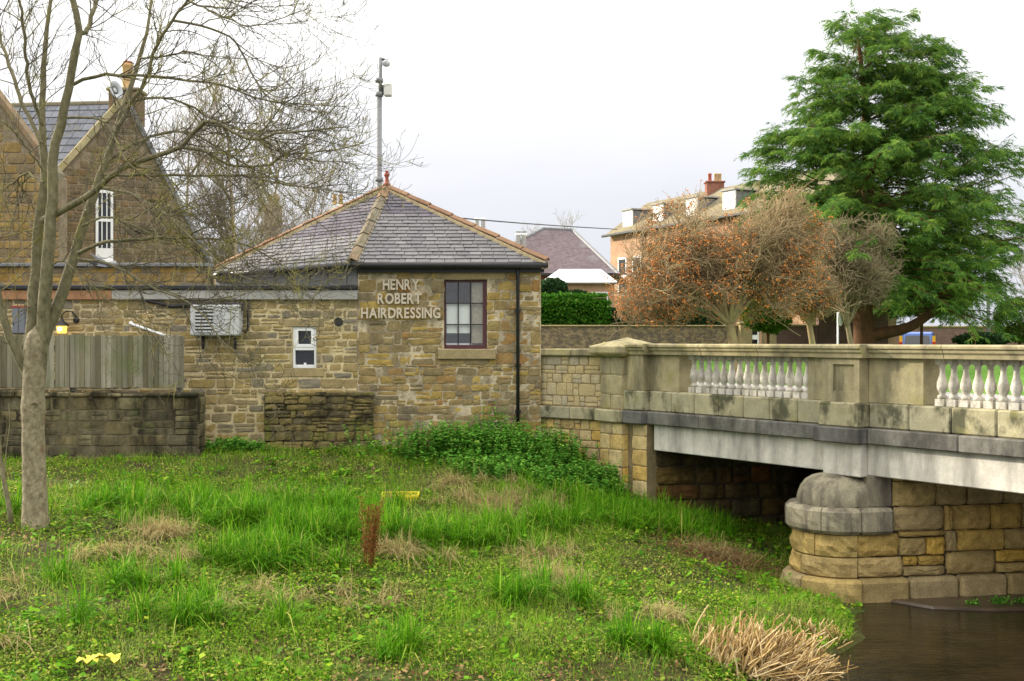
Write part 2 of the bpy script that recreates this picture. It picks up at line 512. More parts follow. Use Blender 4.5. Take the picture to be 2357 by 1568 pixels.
def glass_mat(name, reflect=.35, tint=(.9, .93, .92)):
    t = NT(name); t.t.nodes.remove(t.bsdf)
    tr = t.n('ShaderNodeBsdfTransparent'); tr.inputs[0].default_value = (*tint, 1)
    gl = t.n('ShaderNodeBsdfGlossy'); gl.inputs['Roughness'].default_value = .03
    ms = t.n('ShaderNodeMixShader'); ms.inputs[0].default_value = reflect
    t.l(tr.outputs[0], ms.inputs[1]); t.l(gl.outputs[0], ms.inputs[2]); t.l(ms.outputs[0], t.out.inputs[0])
    MATS[name] = t.m
    return t.m


M_glass = glass_mat('window_glass', .13)
M_glass_dark = plain('dark_glass', (.015, .018, .022), .06, .6, var=.05)
# wood
tf = NT('weathered_board')
_s = tf.noise(7, 6, .65, stretch=(1, 1, .06)); _g = tf.noise(1.3, 5, .65, off=3)
_c = tf.ramp(tf.objrand(), [(0, (.12, .105, .065)), (.3, (.20, .185, .13)), (.6, (.32, .30, .235)), (.8, (.24, .225, .165)), (1, (.15, .13, .08))])
_c = tf.mix(1.0, _c, tf.ramp(_s, [(.3, .5), (.7, 1.35)]), 'MULTIPLY')
_c = tf.mix(tf.ramp(_g, [(.50, 0.0), (.66, .7)]), _c, (.13, .155, .06))
tf.bump(_s, .5, .01); M_board = tf.done(_c, .9, .15)
# plants
M_ash = bark_mat('ash_bark', (.085, .078, .042), (.235, .21, .125), lichen=(.20, .19, .06), lich_lo=.58, scale=14, stretch=(1, 1, .6))
M_ashtrunk = bark_mat('ash_trunk_bark', (.13, .108, .066), (.35, .30, .195), lichen=(.20, .11, .062), lich_lo=.57, scale=16, stretch=(1, 1, .8), bump=1.0)
M_twig = bark_mat('ash_twig', (.07, .062, .045), (.14, .125, .08), lichen=(.27, .25, .06), lich_lo=.50)
M_twig2 = bark_mat('far_twig', (.20, .165, .12), (.31, .265, .19), lichen=(.22, .20, .09), lich_lo=.58)
M_tan = bark_mat('tan_bark', (.28, .22, .13), (.40, .33, .21))
M_haw2 = bark_mat('shrub_twig', (.21, .17, .10), (.32, .26, .16), lichen=(.28, .26, .12), lich_lo=.55)
M_haw = bark_mat('hawthorn_twig', (.27, .20, .11), (.40, .30, .17), lichen=(.36, .31, .15), lich_lo=.52)
M_berry = leaf_mat('berry', [(0, (.58, .22, .08)), (.5, (.64, .32, .13)), (1, (.54, .17, .06))], trans=0, rough=.4)
M_cedar_bark = bark_mat('cedar_bark', (.15, .075, .032), (.075, .042, .025), scale=6)
M_cedar = leaf_mat('cedar_needles', [(0, (.055, .12, .028)), (.35, (.10, .19, .035)), (.7, (.165, .27, .05)), (1, (.26, .35, .085))], trans=.35, patch=(.15, .17, .05), patch_scale=.55, patch_lo=.52, patch_hi=.72)
def tone_mat(name, stops, trans=.35):
    t = NT(name); a = t.n('ShaderNodeAttribute'); a.attribute_name = 'tone'
    c = t.ramp(a.outputs['Fac'], [(p_, sat(c_, 1.1)) for p_, c_ in stops])
    m = t.done(c, .6, .07)
    tr = t.n('ShaderNodeBsdfTranslucent'); ms = t.n('ShaderNodeMixShader'); ms.inputs[0].default_value = trans
    t.l(c, tr.inputs[0]); t.l(t.bsdf.outputs[0], ms.inputs[1]); t.l(tr.outputs[0], ms.inputs[2]); t.l(ms.outputs[0], t.out.inputs[0])
    return m


M_cedar = tone_mat('cedar_bough', [(0, (.05, .11, .04)), (.3, (.085, .175, .045)), (.6, (.14, .25, .052)), (.85, (.22, .33, .07)), (1, (.30, .34, .11))])
M_hedge = leaf_mat('hedge_leaf', [(0, (.025, .08, .014)), (.5, (.05, .145, .02)), (.9, (.09, .21, .035)), (1, (.17, .26, .06))], trans=.25)
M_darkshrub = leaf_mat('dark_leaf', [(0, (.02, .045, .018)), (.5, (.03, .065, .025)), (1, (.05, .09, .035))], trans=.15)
M_greycone = leaf_mat('shrub_leaf', [(0, (.05, .10, .02)), (1, (.11, .17, .04))], trans=.2)
M_leaf = leaf_mat('ground_leaf', [(0, (.05, .12, .018)), (.3, (.105, .22, .03)), (.55, (.17, .31, .045)), (.8, (.28, .40, .07)), (.93, (.44, .44, .11)), (1, (.44, .33, .15))], trans=.3, patch=(.24, .20, .075), patch_scale=.9, patch_lo=.51, patch_hi=.66)
M_grass = leaf_mat('grass_blade', [(0, (.075, .18, .022)), (.4, (.145, .30, .036)), (.75, (.24, .42, .06)), (.9, (.38, .47, .11)), (1, (.54, .47, .20))], trans=.3, patch=(.34, .32, .12), patch_scale=1.0, patch_lo=.52, patch_hi=.68)
M_longgrass = leaf_mat('long_blade', [(0, (.045, .13, .017)), (.45, (.095, .24, .028)), (.8, (.17, .35, .045)), (.95, (.28, .42, .075)), (1, (.48, .45, .16))], trans=.3)
M_straw = leaf_mat('straw', [(0, (.36, .31, .15)), (.5, (.44, .37, .19)), (1, (.28, .21, .11))], trans=.2)
M_nettle = leaf_mat('nettle_leaf', [(0, (.06, .17, .034)), (.5, (.12, .29, .055)), (.85, (.20, .40, .085)), (1, (.33, .47, .12))], trans=.3)
M_herb = leaf_mat('herb_leaf', [(0, (.055, .15, .022)), (.5, (.115, .26, .035)), (.85, (.20, .37, .055)), (1, (.38, .44, .08))], trans=.3)
M_dead = leaf_mat('dead_leaf', [(0, (.10, .055, .03)), (.4, (.17, .10, .055)), (.8, (.26, .17, .09)), (1, (.36, .25, .13))], trans=.1)
M_dock = leaf_mat('dock_seed', [(0, (.12, .055, .022)), (1, (.26, .125, .05))], trans=.1)
M_reed = leaf_mat('reed_stem', [(0, (.28, .18, .08)), (.35, (.46, .33, .16)), (.75, (.64, .52, .32)), (1, (.17, .095, .042))], trans=.1)
M_yellow = plain('yellow_plastic', (.75, .60, .03), .5, .4, var=.1)
M_yellowleaf = plain('yellow_leaf', (.52, .48, .06), .6, .2, var=.15)

# ---------------------------------------------------------------- ground
CP = np.array([(-9, 20.9, -2.0), (-5.5, 20.9, -1.95), (-3, 20.8, -1.98), (-1, 20.8, -2.0), (.5, 20.8, -2.0), (1.3, 20.2, -2.2), (1.6, 19.7, -2.42),
      (2.15, 19.2, -2.72), (3.5, 19.4, -3.1), (4.6, 19.5, -3.29), (7, 19.9, -3.5), (10, 20.4, -3.6), (4, 17.5, -3.38), (3.9, 16.2, -3.5),
      (3, 15.5, -3.3), (4.4, 15.2, -3.5), (5.2, 15.0, -3.58), (8, 17, -3.7), (6, 15.3, -3.75), (3.9, 13.4, -3.49), (3.1, 12.1, -3.44),
      (3.75, 11.9, -3.72), (5.5, 13, -4.0), (8, 13, -4.2), (6, 10, -4.2), (2.2, 11, -3.42), (3.2, 10.5, -3.8), (0, 10.8, -3.2), (1.5, 10.5, -3.4),
      (0, 14.7, -2.9), (-6.3, 15, -2.41), (-9, 15, -2.35), (-4.3, 9.7, -2.95), (-7, 10, -2.8), (-3, 14, -2.7), (-3, 18, -2.3), (0, 18, -2.4),
      (1.5, 17, -2.8), (2, 14, -3.15), (1, 12.5, -3.15), (-2, 12, -2.95), (-10, 8, -2.8), (-3, 5, -3.3), (3, 6, -4), (-8, 19.5, -2.06),
      (-5.4, 19.5, -2.05), (-30, 20, -2.0), (-30, 5, -2.8), (-20, -15, -3.2), (12, -10, -4.2), (14, 14, -4.2), (14, 19, -4.0), (30, 10, -4.2)])
_D = np.linalg.norm(CP[:, None, :2] - CP[None, :, :2], axis=2)
_W = np.linalg.solve(_D + 0.02 * np.eye(len(CP)), CP[:, 2] + 3.0)


def gz(x, y):
    x = np.asarray(x, dtype=float); y = np.asarray(y, dtype=float); sh = x.shape
    q = np.stack([x.ravel(), y.ravel()], 1)
    z = np.zeros(len(q))
    for i in range(0, len(q), 60000):
        s = q[i:i + 60000]
        z[i:i + 60000] = np.linalg.norm(s[:, None] - CP[None, :, :2], axis=2) @ _W - 3.0
    z = np.clip(z, -4.3, -1.85)
    z = z + (fbm(q[:, 0] * 1.1, q[:, 1] * 1.1, 5) - .5) * .16
    return z.reshape(sh)


xs = np.concatenate([np.array([-300, -120, -60, -35, -24, -18]), np.arange(-14, 11, .14), np.array([13, 18, 30, 60])])
ys = np.concatenate([np.array([-60, -25, -10, -2, 3, 6]), np.arange(8, 22.0, .14)])
GX, GY = np.meshgrid(xs, ys)
GZ = gz(GX, GY)
nx, ny = len(xs), len(ys)
idx = np.arange(nx * ny).reshape(ny, nx)
Q = np.stack([idx[:-1, :-1], idx[:-1, 1:], idx[1:, 1:], idx[1:, :-1]], -1).reshape(-1, 4)
t = NT('bank_soil')
_n1 = t.noise(1.2, 6, .65); _n2 = t.noise(14, 6, .7)
_c = t.ramp(_n1, [(.36, (.055, .04, .025)), (.5, (.075, .075, .022)), (.62, (.065, .10, .02))])
_c = t.mix(1.0, _c, t.ramp(_n2, [(.3, .5), (.7, 1.4)]), 'MULTIPLY')
t.bump(_n2, .9, .05); M_soil = t.done(_c, .95, .1)
bank = ob('river_bank', np_mesh('river_bank', np.stack([GX, GY, GZ], -1).reshape(-1, 3), Q, True), None, M_soil)
kind(bank, 'structure')

t = NT('lawn_grass')
_n1 = t.noise(.6, 5, .6); _n2 = t.noise(9, 6, .7)
_c = t.ramp(_n1, [(.35, (.075, .17, .025)), (.65, (.13, .24, .04))])
_c = t.mix(1.0, _c, t.ramp(_n2, [(.3, .7), (.7, 1.25)]), 'MULTIPLY'); t.bump(_n2, .6, .05)
M_lawn = t.done(_c, .95, .1)
m = MB()
m.poly([(-600, 22.4, UPPER), (-.2, 22.4, UPPER), (1.2, 20.95, UPPER), (2.3, 20.0, UPPER), (3.2, 19.95, UPPER), (12.4, 21.5, UPPER), (600, 120, UPPER), (600, 900, UPPER), (-600, 900, UPPER)])
lawn = m.build('lawn', M_lawn); kind(lawn, 'structure')
_b = Frame((2.10, 19.76), (.568, -.823))
_s = np.concatenate([np.linspace(-120, -30, 10), np.linspace(-28, 3, 40)]); _o = np.concatenate([np.linspace(9.05, 20, 30), np.linspace(22, 120, 12)])
_V = []
for s_ in _s:
    for o_ in _o:
        k_ = min(1, max(0, (o_ - 9.3) / 5.0)); k_ = k_ * k_ * (3 - 2 * k_)
        q_ = _b.p(s_, o_, UPPER + .006 + .66 * k_ + .10 * (vnoise(s_ * .3, o_ * .3, 4) - .5) * k_); _V.append(tuple(q_))
_n = len(_o); _i = np.arange(len(_s) * _n).reshape(len(_s), _n)
kind(ob('lawn_slope', np_mesh('lawn_slope', np.array(_V), np.stack([_i[:-1, :-1], _i[1:, :-1], _i[1:, 1:], _i[:-1, 1:]], -1).reshape(-1, 4), True), None, M_lawn), 'structure')

# water
t = NT('river_water')
_n = t.noise(3.2, 4, .6, stretch=(.55, 1.5, 1)); _n2 = t.noise(11, 3, .6, stretch=(.5, 1.6, 1))
_mx = t.mix(.4, _n, _n2)
t.bump(_mx, .3, .06)
M_water = t.done(t.mix(t.ramp(t.noise(1.1, 4, .6), [(.4, 0.0), (.65, 1.0)]), (.008, .007, .004), (.022, .016, .008)), .05, .4)
m = MB(); m.quad((1.5, -60, WATER), (80, -60, WATER), (80, 24, WATER), (1.5, 24, WATER))
kind(m.build('river', M_water), 'structure')

# ---------------------------------------------------------------- stones
def stone_mesh(seed, nx=4, nz=3, bulge=.16, inset=.085, rough=.05, skew=.0):
    r = random.Random(seed)
    V, Fc = [], []
    ring = []
    gx = [-.5 + inset + (1 - 2 * inset) * i / (nx - 1) for i in range(nx)]
    gzv = [-.5 + inset + (1 - 2 * inset) * i / (nz - 1) for i in range(nz)]
    sk = [(r.uniform(-skew, skew), r.uniform(-skew, skew)) for _ in range(4)]
    def corner(x, z):
        k = .05; u_, v_ = x + .5, z + .5
        wts = ((1 - u_) * (1 - v_), u_ * (1 - v_), (1 - u_) * v_, u_ * v_)
        x = x + sum(w * s[0] for w, s in zip(wts, sk)); z = z + sum(w * s[1] for w, s in zip(wts, sk))
        cx = abs(x) / .5; cz = abs(z) / .5
        s = 1 - k * (cx > .8) * (cz > .8) * 1.6
        return x * s + r.uniform(-.018, .018), z * s + r.uniform(-.022, .022)
    for j, z in enumerate(gzv):
        for i, x in enumerate(gx):
            e = min(i, nx - 1 - i, j, nz - 1 - j)
            X, Z = corner(x, z)
            V.append((X, -bulge * (0.55 if e == 0 else 1.0) + r.uniform(-rough, rough), Z))
    for j in range(nz - 1):
        for i in range(nx - 1):
            a = j * nx + i; Fc.append((a, a + 1, a + nx + 1, a + nx))
    per = [(i, 0) for i in range(nx)] + [(nx - 1, j) for j in range(1, nz)] + [(i, nz - 1) for i in range(nx - 2, -1, -1)] + [(0, j) for j in range(nz - 2, 0, -1)]
    b = len(V); n = len(per)
    for (i, j) in per:
        x = -.5 + i / (nx - 1); z = -.5 + j / (nz - 1)
        X, Z = corner(x, z); V.append((X, .12 + r.uniform(-.04, .04), Z))
    for (i, j) in per:
        V.append((-.5 + i / (nx - 1), 1.0, -.5 + j / (nz - 1)))
    for k in range(n):
        k2 = (k + 1) % n; a = per[k][1] * nx + per[k][0]; a2 = per[k2][1] * nx + per[k2][0]
        Fc.append((b + k, b + k2, a2, a)); Fc.append((b + n + k, b + n + k2, b + k2, b + k))
    me = bpy.data.meshes.new('stone'); me.from_pydata(V, [], Fc); me.update()
    for p in me.polygons: p.use_smooth = False
    return me


STONES = {}


def stones_for(mat, style='flat'):
    k = (mat.name, style)
    if k not in STONES:
        L = []
        for i in range(10):
            if style == 'flat': me = stone_mesh(i * 7 + 1, 4, 3, .25, .07, .05, .03)
            elif style == 'rub': me = stone_mesh(i * 7 + 4, 5, 4, .22, .06, .12, .085)
            elif style == 'round': me = stone_mesh(i * 7 + 2, 4, 4, .5, .11, .12)
            else: me = stone_mesh(i * 7 + 3, 7, 5, .75, .07, .28)
            if style == 'round' or style == 'rock':
                for p in me.polygons: p.use_smooth = style == 'round'
            me.materials.append(mat); L.append(me)
        STONES[k] = L
    return STONES[k]


def cut(rects, hole, mn=.05):
    hx0, hx1, hz0, hz1 = hole; out = []
    for (x0, x1, z0, z1) in rects:
        if x1 <= hx0 or x0 >= hx1 or z1 <= hz0 or z0 >= hz1: out.append((x0, x1, z0, z1)); continue
        if x0 < hx0: out.append((x0, hx0, z0, z1))
        if x1 > hx1: out.append((hx1, x1, z0, z1))
        a, b = max(x0, hx0), min(x1, hx1)
        if z0 < hz0: out.append((a, b, z0, hz0))
        if z1 > hz1: out.append((a, b, hz1, z1))
    return [q for q in out if q[1] - q[0] > mn and q[3] - q[2] > mn * .7]


def rubble(w, z0, z1, rh, sw, seed, holes=(), split=.18, x0=0.0):
    r = random.Random(seed); out = []; z = z0
    while z < z1 - .02:
        h = r.uniform(*rh); h = min(h, z1 - z)
        if z1 - z - h < rh[0] * .6: h = z1 - z
        x = x0
        while x < x0 + w - .01:
            s = r.uniform(*sw) * (.7 + .6 * r.random()); s = min(s, x0 + w - x)
            if x0 + w - x - s < sw[0] * .55: s = x0 + w - x
            if r.random() < split and h > rh[0] * 1.15:
                f = r.uniform(.38, .62)
                out += [(x, x + s, z, z + h * f), (x, x + s, z + h * f, z + h)]
            elif r.random() < split * .5 and s > sw[0] * 1.4:
                f = r.uniform(.4, .6); g = r.uniform(.4, .6)
                out += [(x, x + s * f, z, z + h), (x + s * f, x + s, z, z + h * g), (x + s * f, x + s, z + h * g, z + h)]
            else: out.append((x, x + s, z, z + h))
            x += s
        z += h
    for hle in holes: out = cut(out, hle)
    return out


def lay(fr, rects, mat, parent, gap=.012, proud=(.004, .02), depth=.05, style='flat', tilt=.6, y=0.0, seed=1, name='stone', wob=.0):
    r = random.Random(seed); L = stones_for(mat, style)
    for (x0, x1, z0, z1) in rects:
        w = x1 - x0 - gap * r.uniform(.7, 1.4); h = z1 - z0 - gap * r.uniform(.7, 1.4)
        if w < .02 or h < .02: continue
        o = bpy.data.objects.new(name, r.choice(L)); COL.objects.link(o)
        c = fr.p((x0 + x1) / 2 + r.uniform(-wob, wob), y - r.uniform(*proud) + .5 * 0, (z0 + z1) / 2 + r.uniform(-wob, wob))
        o.location = c
        fx = r.choice((1, -1))
        o.rotation_euler = (0, math.radians(r.uniform(-tilt, tilt)) + (math.pi if fx < 0 and r.random() < .5 else 0), fr.ang)
        o.scale = (w, depth, h)
        adopt(o, parent)


# ---------------------------------------------------------------- bridge
D2 = Vector((.568, -.823)).normalized()
BF = Frame((2.10, 19.76), D2)      # s along, y into the bridge (negative = towards us)
ZC0, ZC1 = -.24, -.055             # cap
ZB0 = -.855                        # baluster foot
ZP0 = -1.20                        # plinth foot
ZS0 = -1.42                        # string course foot
ZG0 = -1.86                        # girder soffit
TH = .36
bridge = thing('stone_bridge', BF.p(4.6, .2, WATER), 'pale stone and concrete road bridge with balustrade over the stream', 'bridge')

# deck
m = MB(); m.box(BF, -.4, 22, .30, 9.0, -1.62, -1.25)
deck = m.build('deck', M_girder, bridge)
t = NT('asphalt'); _n = t.noise(40, 5, .7)
M_asph = t.done(t.ramp(_n, [(.3, (.10, .10, .105)), (.7, (.16, .16, .165))]), .9, .2)
# road across the bridge and on behind the hut
m = MB(); m.box(BF, -70, 22, 2.1, 7.6, UPPER - .2, -1.246)
kind(m.build('road', M_asph), 'structure')
m = MB(); m.box(BF, -70, 22, .37, 2.1, UPPER - .2, -1.13)
pav = m.build('pavement', plain('paving', (.30, .29, .27), .9, .15, var=.15), None, .012); kind(pav, 'structure')
m = MB(); m.box(BF, -70, 22, 7.6, 9.0, UPPER - .2, -1.13)
pav2 = m.build('pavement', MATS['paving'], None, .012); kind(pav2, 'structure')

# cap profile pieces
def cap_piece(s0, s1, proud, lift=0.0, th=TH, mat=M_parapet):
    prof = [(.085, ZC1 - .02), (.085, ZC1 - .055), (.06, ZC1 - .07), (.055, ZC1 - .105), (.03, ZC1 - .13), (.022, ZC0)]
    top = ZC1 + lift
    pts = [(-(proud + a), z) for a, z in prof][::-1] + [(-(proud + .06), top)] + [(th + .06, top), (th + .085, ZC1 - .02), (th + .085, ZC1 - .055), (th + .02, ZC0)]
    if lift: pts = [(y, z) if 0 < i < len(pts) - 1 else (y, z - .002) for i, (y, z) in enumerate(pts)]
    m = MB(); A = [BF.p(s0, y, z) for y, z in pts]; B = [BF.p(s1, y, z) for y, z in pts]; n = len(pts)
    m.add(A + B, [tuple(range(n - 1, -1, -1)), tuple(range(n, 2 * n))] + [(i, (i + 1) % n, n + (i + 1) % n, n + i) for i in range(n)])
    return m.build('coping_stone', mat, bridge, .004)


def run(s0, s1, step, fn, gap=.006):
    n = max(1, round((s1 - s0) / step)); w = (s1 - s0) / n
    for i in range(n): fn(s0 + i * w + (gap / 2 if i else 0), s0 + (i + 1) * w - (gap / 2 if i < n - 1 else 0))


S_END = 12.0
run(.53, 4.22, 1.25, lambda a, b: cap_piece(a, b, .06))
run(5.03, S_END, 1.2, lambda a, b: cap_piece(a, b, .06))
cap_piece(-.1, .53, .17, .004); cap_piece(4.22, 5.03, .21, .004)
# pilasters and panels (between cap and plinth)
boxpart('pilaster', BF, 0, .446, -.16, TH, ZB0, ZC0, M_parapet, bridge)
boxpart('panel', BF, .448, 1.166, 0, TH, ZB0, ZC0, M_parapet, bridge)
boxpart('panel', BF, 3.876, 4.298, 0, TH, ZB0, ZC0, M_parapet, bridge)
# pier pilaster with a sunken square
m = MB()
ax0, ax1, az0, az1 = 4.30, 4.95, ZB0, ZC0
bx0, bx1, bz0, bz1 = 4.50, 4.86, -.70, -.33
yo, yi = -.19, -.145
for (a, b, c, d) in ((ax0, bx0, az0, az1), (bx1, ax1, az0, az1), (bx0, bx1, az0, bz0), (bx0, bx1, bz1, az1)):
    m.quad(BF.p(a, yo, c), BF.p(b, yo, c), BF.p(b, yo, d), BF.p(a, yo, d))
for (a, c, b, d) in ((bx0, bz0, bx1, bz0), (bx1, bz0, bx1, bz1), (bx1, bz1, bx0, bz1), (bx0, bz1, bx0, bz0)):
    m.quad(BF.p(a, yo, c), BF.p(b, yo, d), BF.p(b, yi, d), BF.p(a, yi, c))
m.quad(BF.p(bx0, yi, bz0), BF.p(bx1, yi, bz0), BF.p(bx1, yi, bz1), BF.p(bx0, yi, bz1))
for a in (ax0, ax1): m.quad(BF.p(a, yo, az0), BF.p(a, yo, az1), BF.p(a, TH, az1), BF.p(a, TH, az0))
m.quad(BF.p(ax0, TH, az0), BF.p(ax1, TH, az0), BF.p(ax1, TH, az1), BF.p(ax0, TH, az1))
m.build('pilaster', M_parapet, bridge)
boxpart('panel', BF, 4.952, 5.83, 0, TH, ZB0, ZC0, M_parapet, bridge)
boxpart('panel', BF, 8.62, 9.6, 0, TH, ZB0, ZC0, M_parapet, bridge)
boxpart('panel', BF, 9.6, S_END, .02, TH, ZB0, ZC0, M_parapet, bridge)
# plinth course in blocks, then the weathered string course and the girder
def plinth(a, b, pr=.05): boxpart('plinth_block', BF, a, b, -pr, TH + .04, ZP0, ZB0 - .001, M_plinth, bridge, .022)
plinth(-.02, .47, .21)
run(.474, 4.26, .52, plinth, .008)
boxpart('plinth_block', BF, 4.262, 4.99, -.235, TH + .04, ZP0, ZB0 - .001, M_plinth, bridge, .022)
run(4.992, S_END, .62, plinth, .008)
def string(a, b, pr=.13): boxpart('string_course', BF, a, b, -pr, .3, ZS0, ZP0 - .001, M_string, bridge, .018)
string(-.03, .50, .27)
run(.504, 4.22, 1.3, string, .006)
string(4.224, 5.02, .30)
run(5.024, S_END, 1.5, string, .006)
def girder(a, b):
    boxpart('girder', BF, a, b, -.02, .42, ZG0, ZS0 - .001, M_girder, bridge, .012)
girder(.56, 4.3); girder(4.952, S_END)
boxpart('girder', BF, 4.302, 4.95, -.17, .42, ZG0 - .02, ZS0 - .001, M_girder, bridge, .012)
# balusters
bal_prof = [(.052, .09), (.062, .105), (.064, .125), (.05, .142), (.038, .155), (.045, .17), (.047, .18), (.060, .205), (.071, .25), (.070, .29), (.058, .34), (.042, .40), (.035, .45), (.034, .475), (.042, .487), (.042, .50), (.036, .507), (.048, .53), (.054, .545)]
m = MB(); m.lathe((0, 0, 0), bal_prof, 14)
for z0, z1, r in ((0, .09, .066), (.545, .612, .064)):
    pts = [(sx * r, sy * r, z) for z in (z0, z1) for sx, sy in ((-1, -1), (1, -1), (1, 1), (-1, 1))]
    m.add(pts, [(0, 3, 2, 1), (4, 5, 6, 7), (0, 1, 5, 4), (1, 2, 6, 5), (2, 3, 7, 6), (3, 0, 4, 7)])
bal_me = m.mesh('baluster')
for p in bal_me.polygons: p.use_smooth = len(p.vertices) == 4 and abs(p.normal.z) < .98 and p.area < .004
bal_me.materials.append(M_baluster)
def balusters(s0, s1, n):
    for i in range(n):
        s = s0 + (s1 - s0) * i / (n - 1)
        o = bpy.data.objects.new('baluster', bal_me); COL.objects.link(o)
        o.location = BF.p(s, .13, ZB0 + .001); o.rotation_euler = (0, 0, BF.ang + rnd.choice((0, 1, 2, 3)) * math.pi / 2 + rnd.uniform(-.03, .03))
        adopt(o, bridge)
balusters(1.385, 3.775, 15)
balusters(6.02, 8.45, 15)

# end pier with its pyramid capstone
ep = boxpart('end_pier', BF, -.60, -.004, -.235, .55, -3.2, -.28, M_joint, bridge, 0)
FE = Frame(BF.p(-.605, -.24, 0).xy, BF.u)
FE2 = Frame(BF.p(0, -.24, 0).xy, BF.w)     # return face
rows = [(-1.2, -.94), (-.94, -.60), (-.60, -.28)]
rr = []
for i, (a, b) in enumerate(rows): rr += [(0, .6 if i == 1 else .28, a, b)] + ([] if i == 1 else [(.28, .6, a, b)])
lay(FE, rr, M_parapet, ep, .006, (.0, .008), .03, 'flat', 0, seed=3)
lay(FE2, [(0, .24, a, b) for a, b in rows], M_parapet, ep, .006, (.0, .006), .03, 'flat', 0, seed=4)
rr = []; rr2 = []; z = -1.43; k = 0
while z > -3.0:
    h = (.2, .27, .30, .26, .3, .3, .3)[k]; f = (.33, .27, .25, .3, .3, .25, .3)[k]
    rr += [(0, f, z - h, z), (f, .6, z - h, z)]; rr2.append((0, .24, z - h, z)); z -= h; k += 1
lay(FE, rr, M_bridge, ep, .008, (.002, .01), .03, 'flat', 0, seed=5)
lay(FE2, rr2, M_bridge, ep, .008, (.0, .006), .03, 'flat', 0, seed=6)
boxpart('string_course', BF, -.66, .03, -.34, .5, ZS0, ZP0 - .003, M_plinth, bridge, .02)
m = MB()
b4 = [BF.p(-.74, -.40, -.10), BF.p(.10, -.40, -.10), BF.p(.10, .68, -.10), BF.p(-.74, .68, -.10)]
b5 = [p - Vector((0, 0, .12)) for p in b4]
b6 = [BF.p(-.66, -.31, -.28), BF.p(.04, -.31, -.28), BF.p(.04, .62, -.28), BF.p(-.66, .62, -.28)]
ap = BF.p(-.32, .14, .055)
m.add(b6 + b5 + b4 + [ap], [(3, 2, 1, 0)] + [(i, (i + 1) % 4, 4 + (i + 1) % 4, 4 + i) for i in range(4)] + [(4 + i, 4 + (i + 1) % 4, 8 + (i + 1) % 4, 8 + i) for i in range(4)] + [(8 + i, 8 + (i + 1) % 4, 12) for i in range(4)])
m.build('capstone', M_parapet, bridge, .015)
# narrow quoin strip beside the end pier, below the girder
qs = boxpart('abutment_quoin', BF, .0, .5, -.115, .6, -3.5, ZS0 - .001, M_joint, bridge, 0)
FQ = Frame(BF.p(0, -.12, 0).xy, BF.u)
rr = []; z = -1.43; k = 0
while z > -3.3:
    h = (.2, .24, .27, .25, .28, .3, .3)[k % 7]; rr.append((.12, .5, z - h, z)); z -= h; k += 1
lay(FQ, rr, M_bridge, qs, .008, (.002, .01), .03, 'flat', 0, seed=8)
# wing wall up to the hut
W0 = Vector((.50, 21.12)); W1 = BF.p(-.60, -.10, 0).xy
WG = Frame(W0, W1 - W0); WL = (W1 - W0).length
ww = boxpart('wing_wall', WG, 0, WL, .02, .5, -2.6, -.28, M_joint, bridge, 0)
lay(WG, rubble(WL, -1.19, -.28, (.13, .24), (.16, .34), 12, split=.3), stone_mat('wing_stone', [(.44, .37, .24), (.38, .33, .23), (.48, .38, .20), (.42, .34, .20), (.34, .30, .22)], var=.2, bump=.4, off=71), ww, .010, (.0, .012), .03, 'flat', .4, y=.02, seed=9)
lay(WG, rubble(WL, -2.6, -1.43, (.13, .2), (.16, .38), 13, split=.3), M_bridge, ww, .014, (.0, .02), .04, 'flat', .8, y=.02, seed=10)
run(0, WL, .62, lambda a, b: boxpart('string_course', WG, a, b, -.09, .3, ZS0, ZP0 - .002, M_plinth, bridge, .016))
run(0, WL, .62, lambda a, b: boxpart('coping_stone', WG, a, b, -.07, .56, -.279, -.15, M_parapet, bridge, .02))
# abutment under the deck
AX = Vector((.985, .172)).normalized()
AF = Frame(BF.p(.5, .05, 0).xy, AX)
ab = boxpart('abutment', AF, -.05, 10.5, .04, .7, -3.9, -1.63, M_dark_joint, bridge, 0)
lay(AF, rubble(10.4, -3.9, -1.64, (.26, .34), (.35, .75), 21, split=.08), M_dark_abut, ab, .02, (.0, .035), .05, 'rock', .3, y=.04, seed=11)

# river pier: rounded nose to the left, flat flank running under the deck
PC = Vector((4.60, 16.10)); PR = .60
PFW = Frame((PC + Vector((AX.y, -AX.x)) * PR), AX)      # flank frame, x from the nose centre
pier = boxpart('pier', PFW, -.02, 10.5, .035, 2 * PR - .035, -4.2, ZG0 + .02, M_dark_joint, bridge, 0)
# (upper part only under the deck)
me = pier.data
cx0 = .54
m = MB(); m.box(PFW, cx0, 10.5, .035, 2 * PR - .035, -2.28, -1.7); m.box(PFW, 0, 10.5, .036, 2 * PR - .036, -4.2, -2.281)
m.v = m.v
nm = m.mesh('pier'); nm.materials.append(M_dark_joint); pier.data = nm


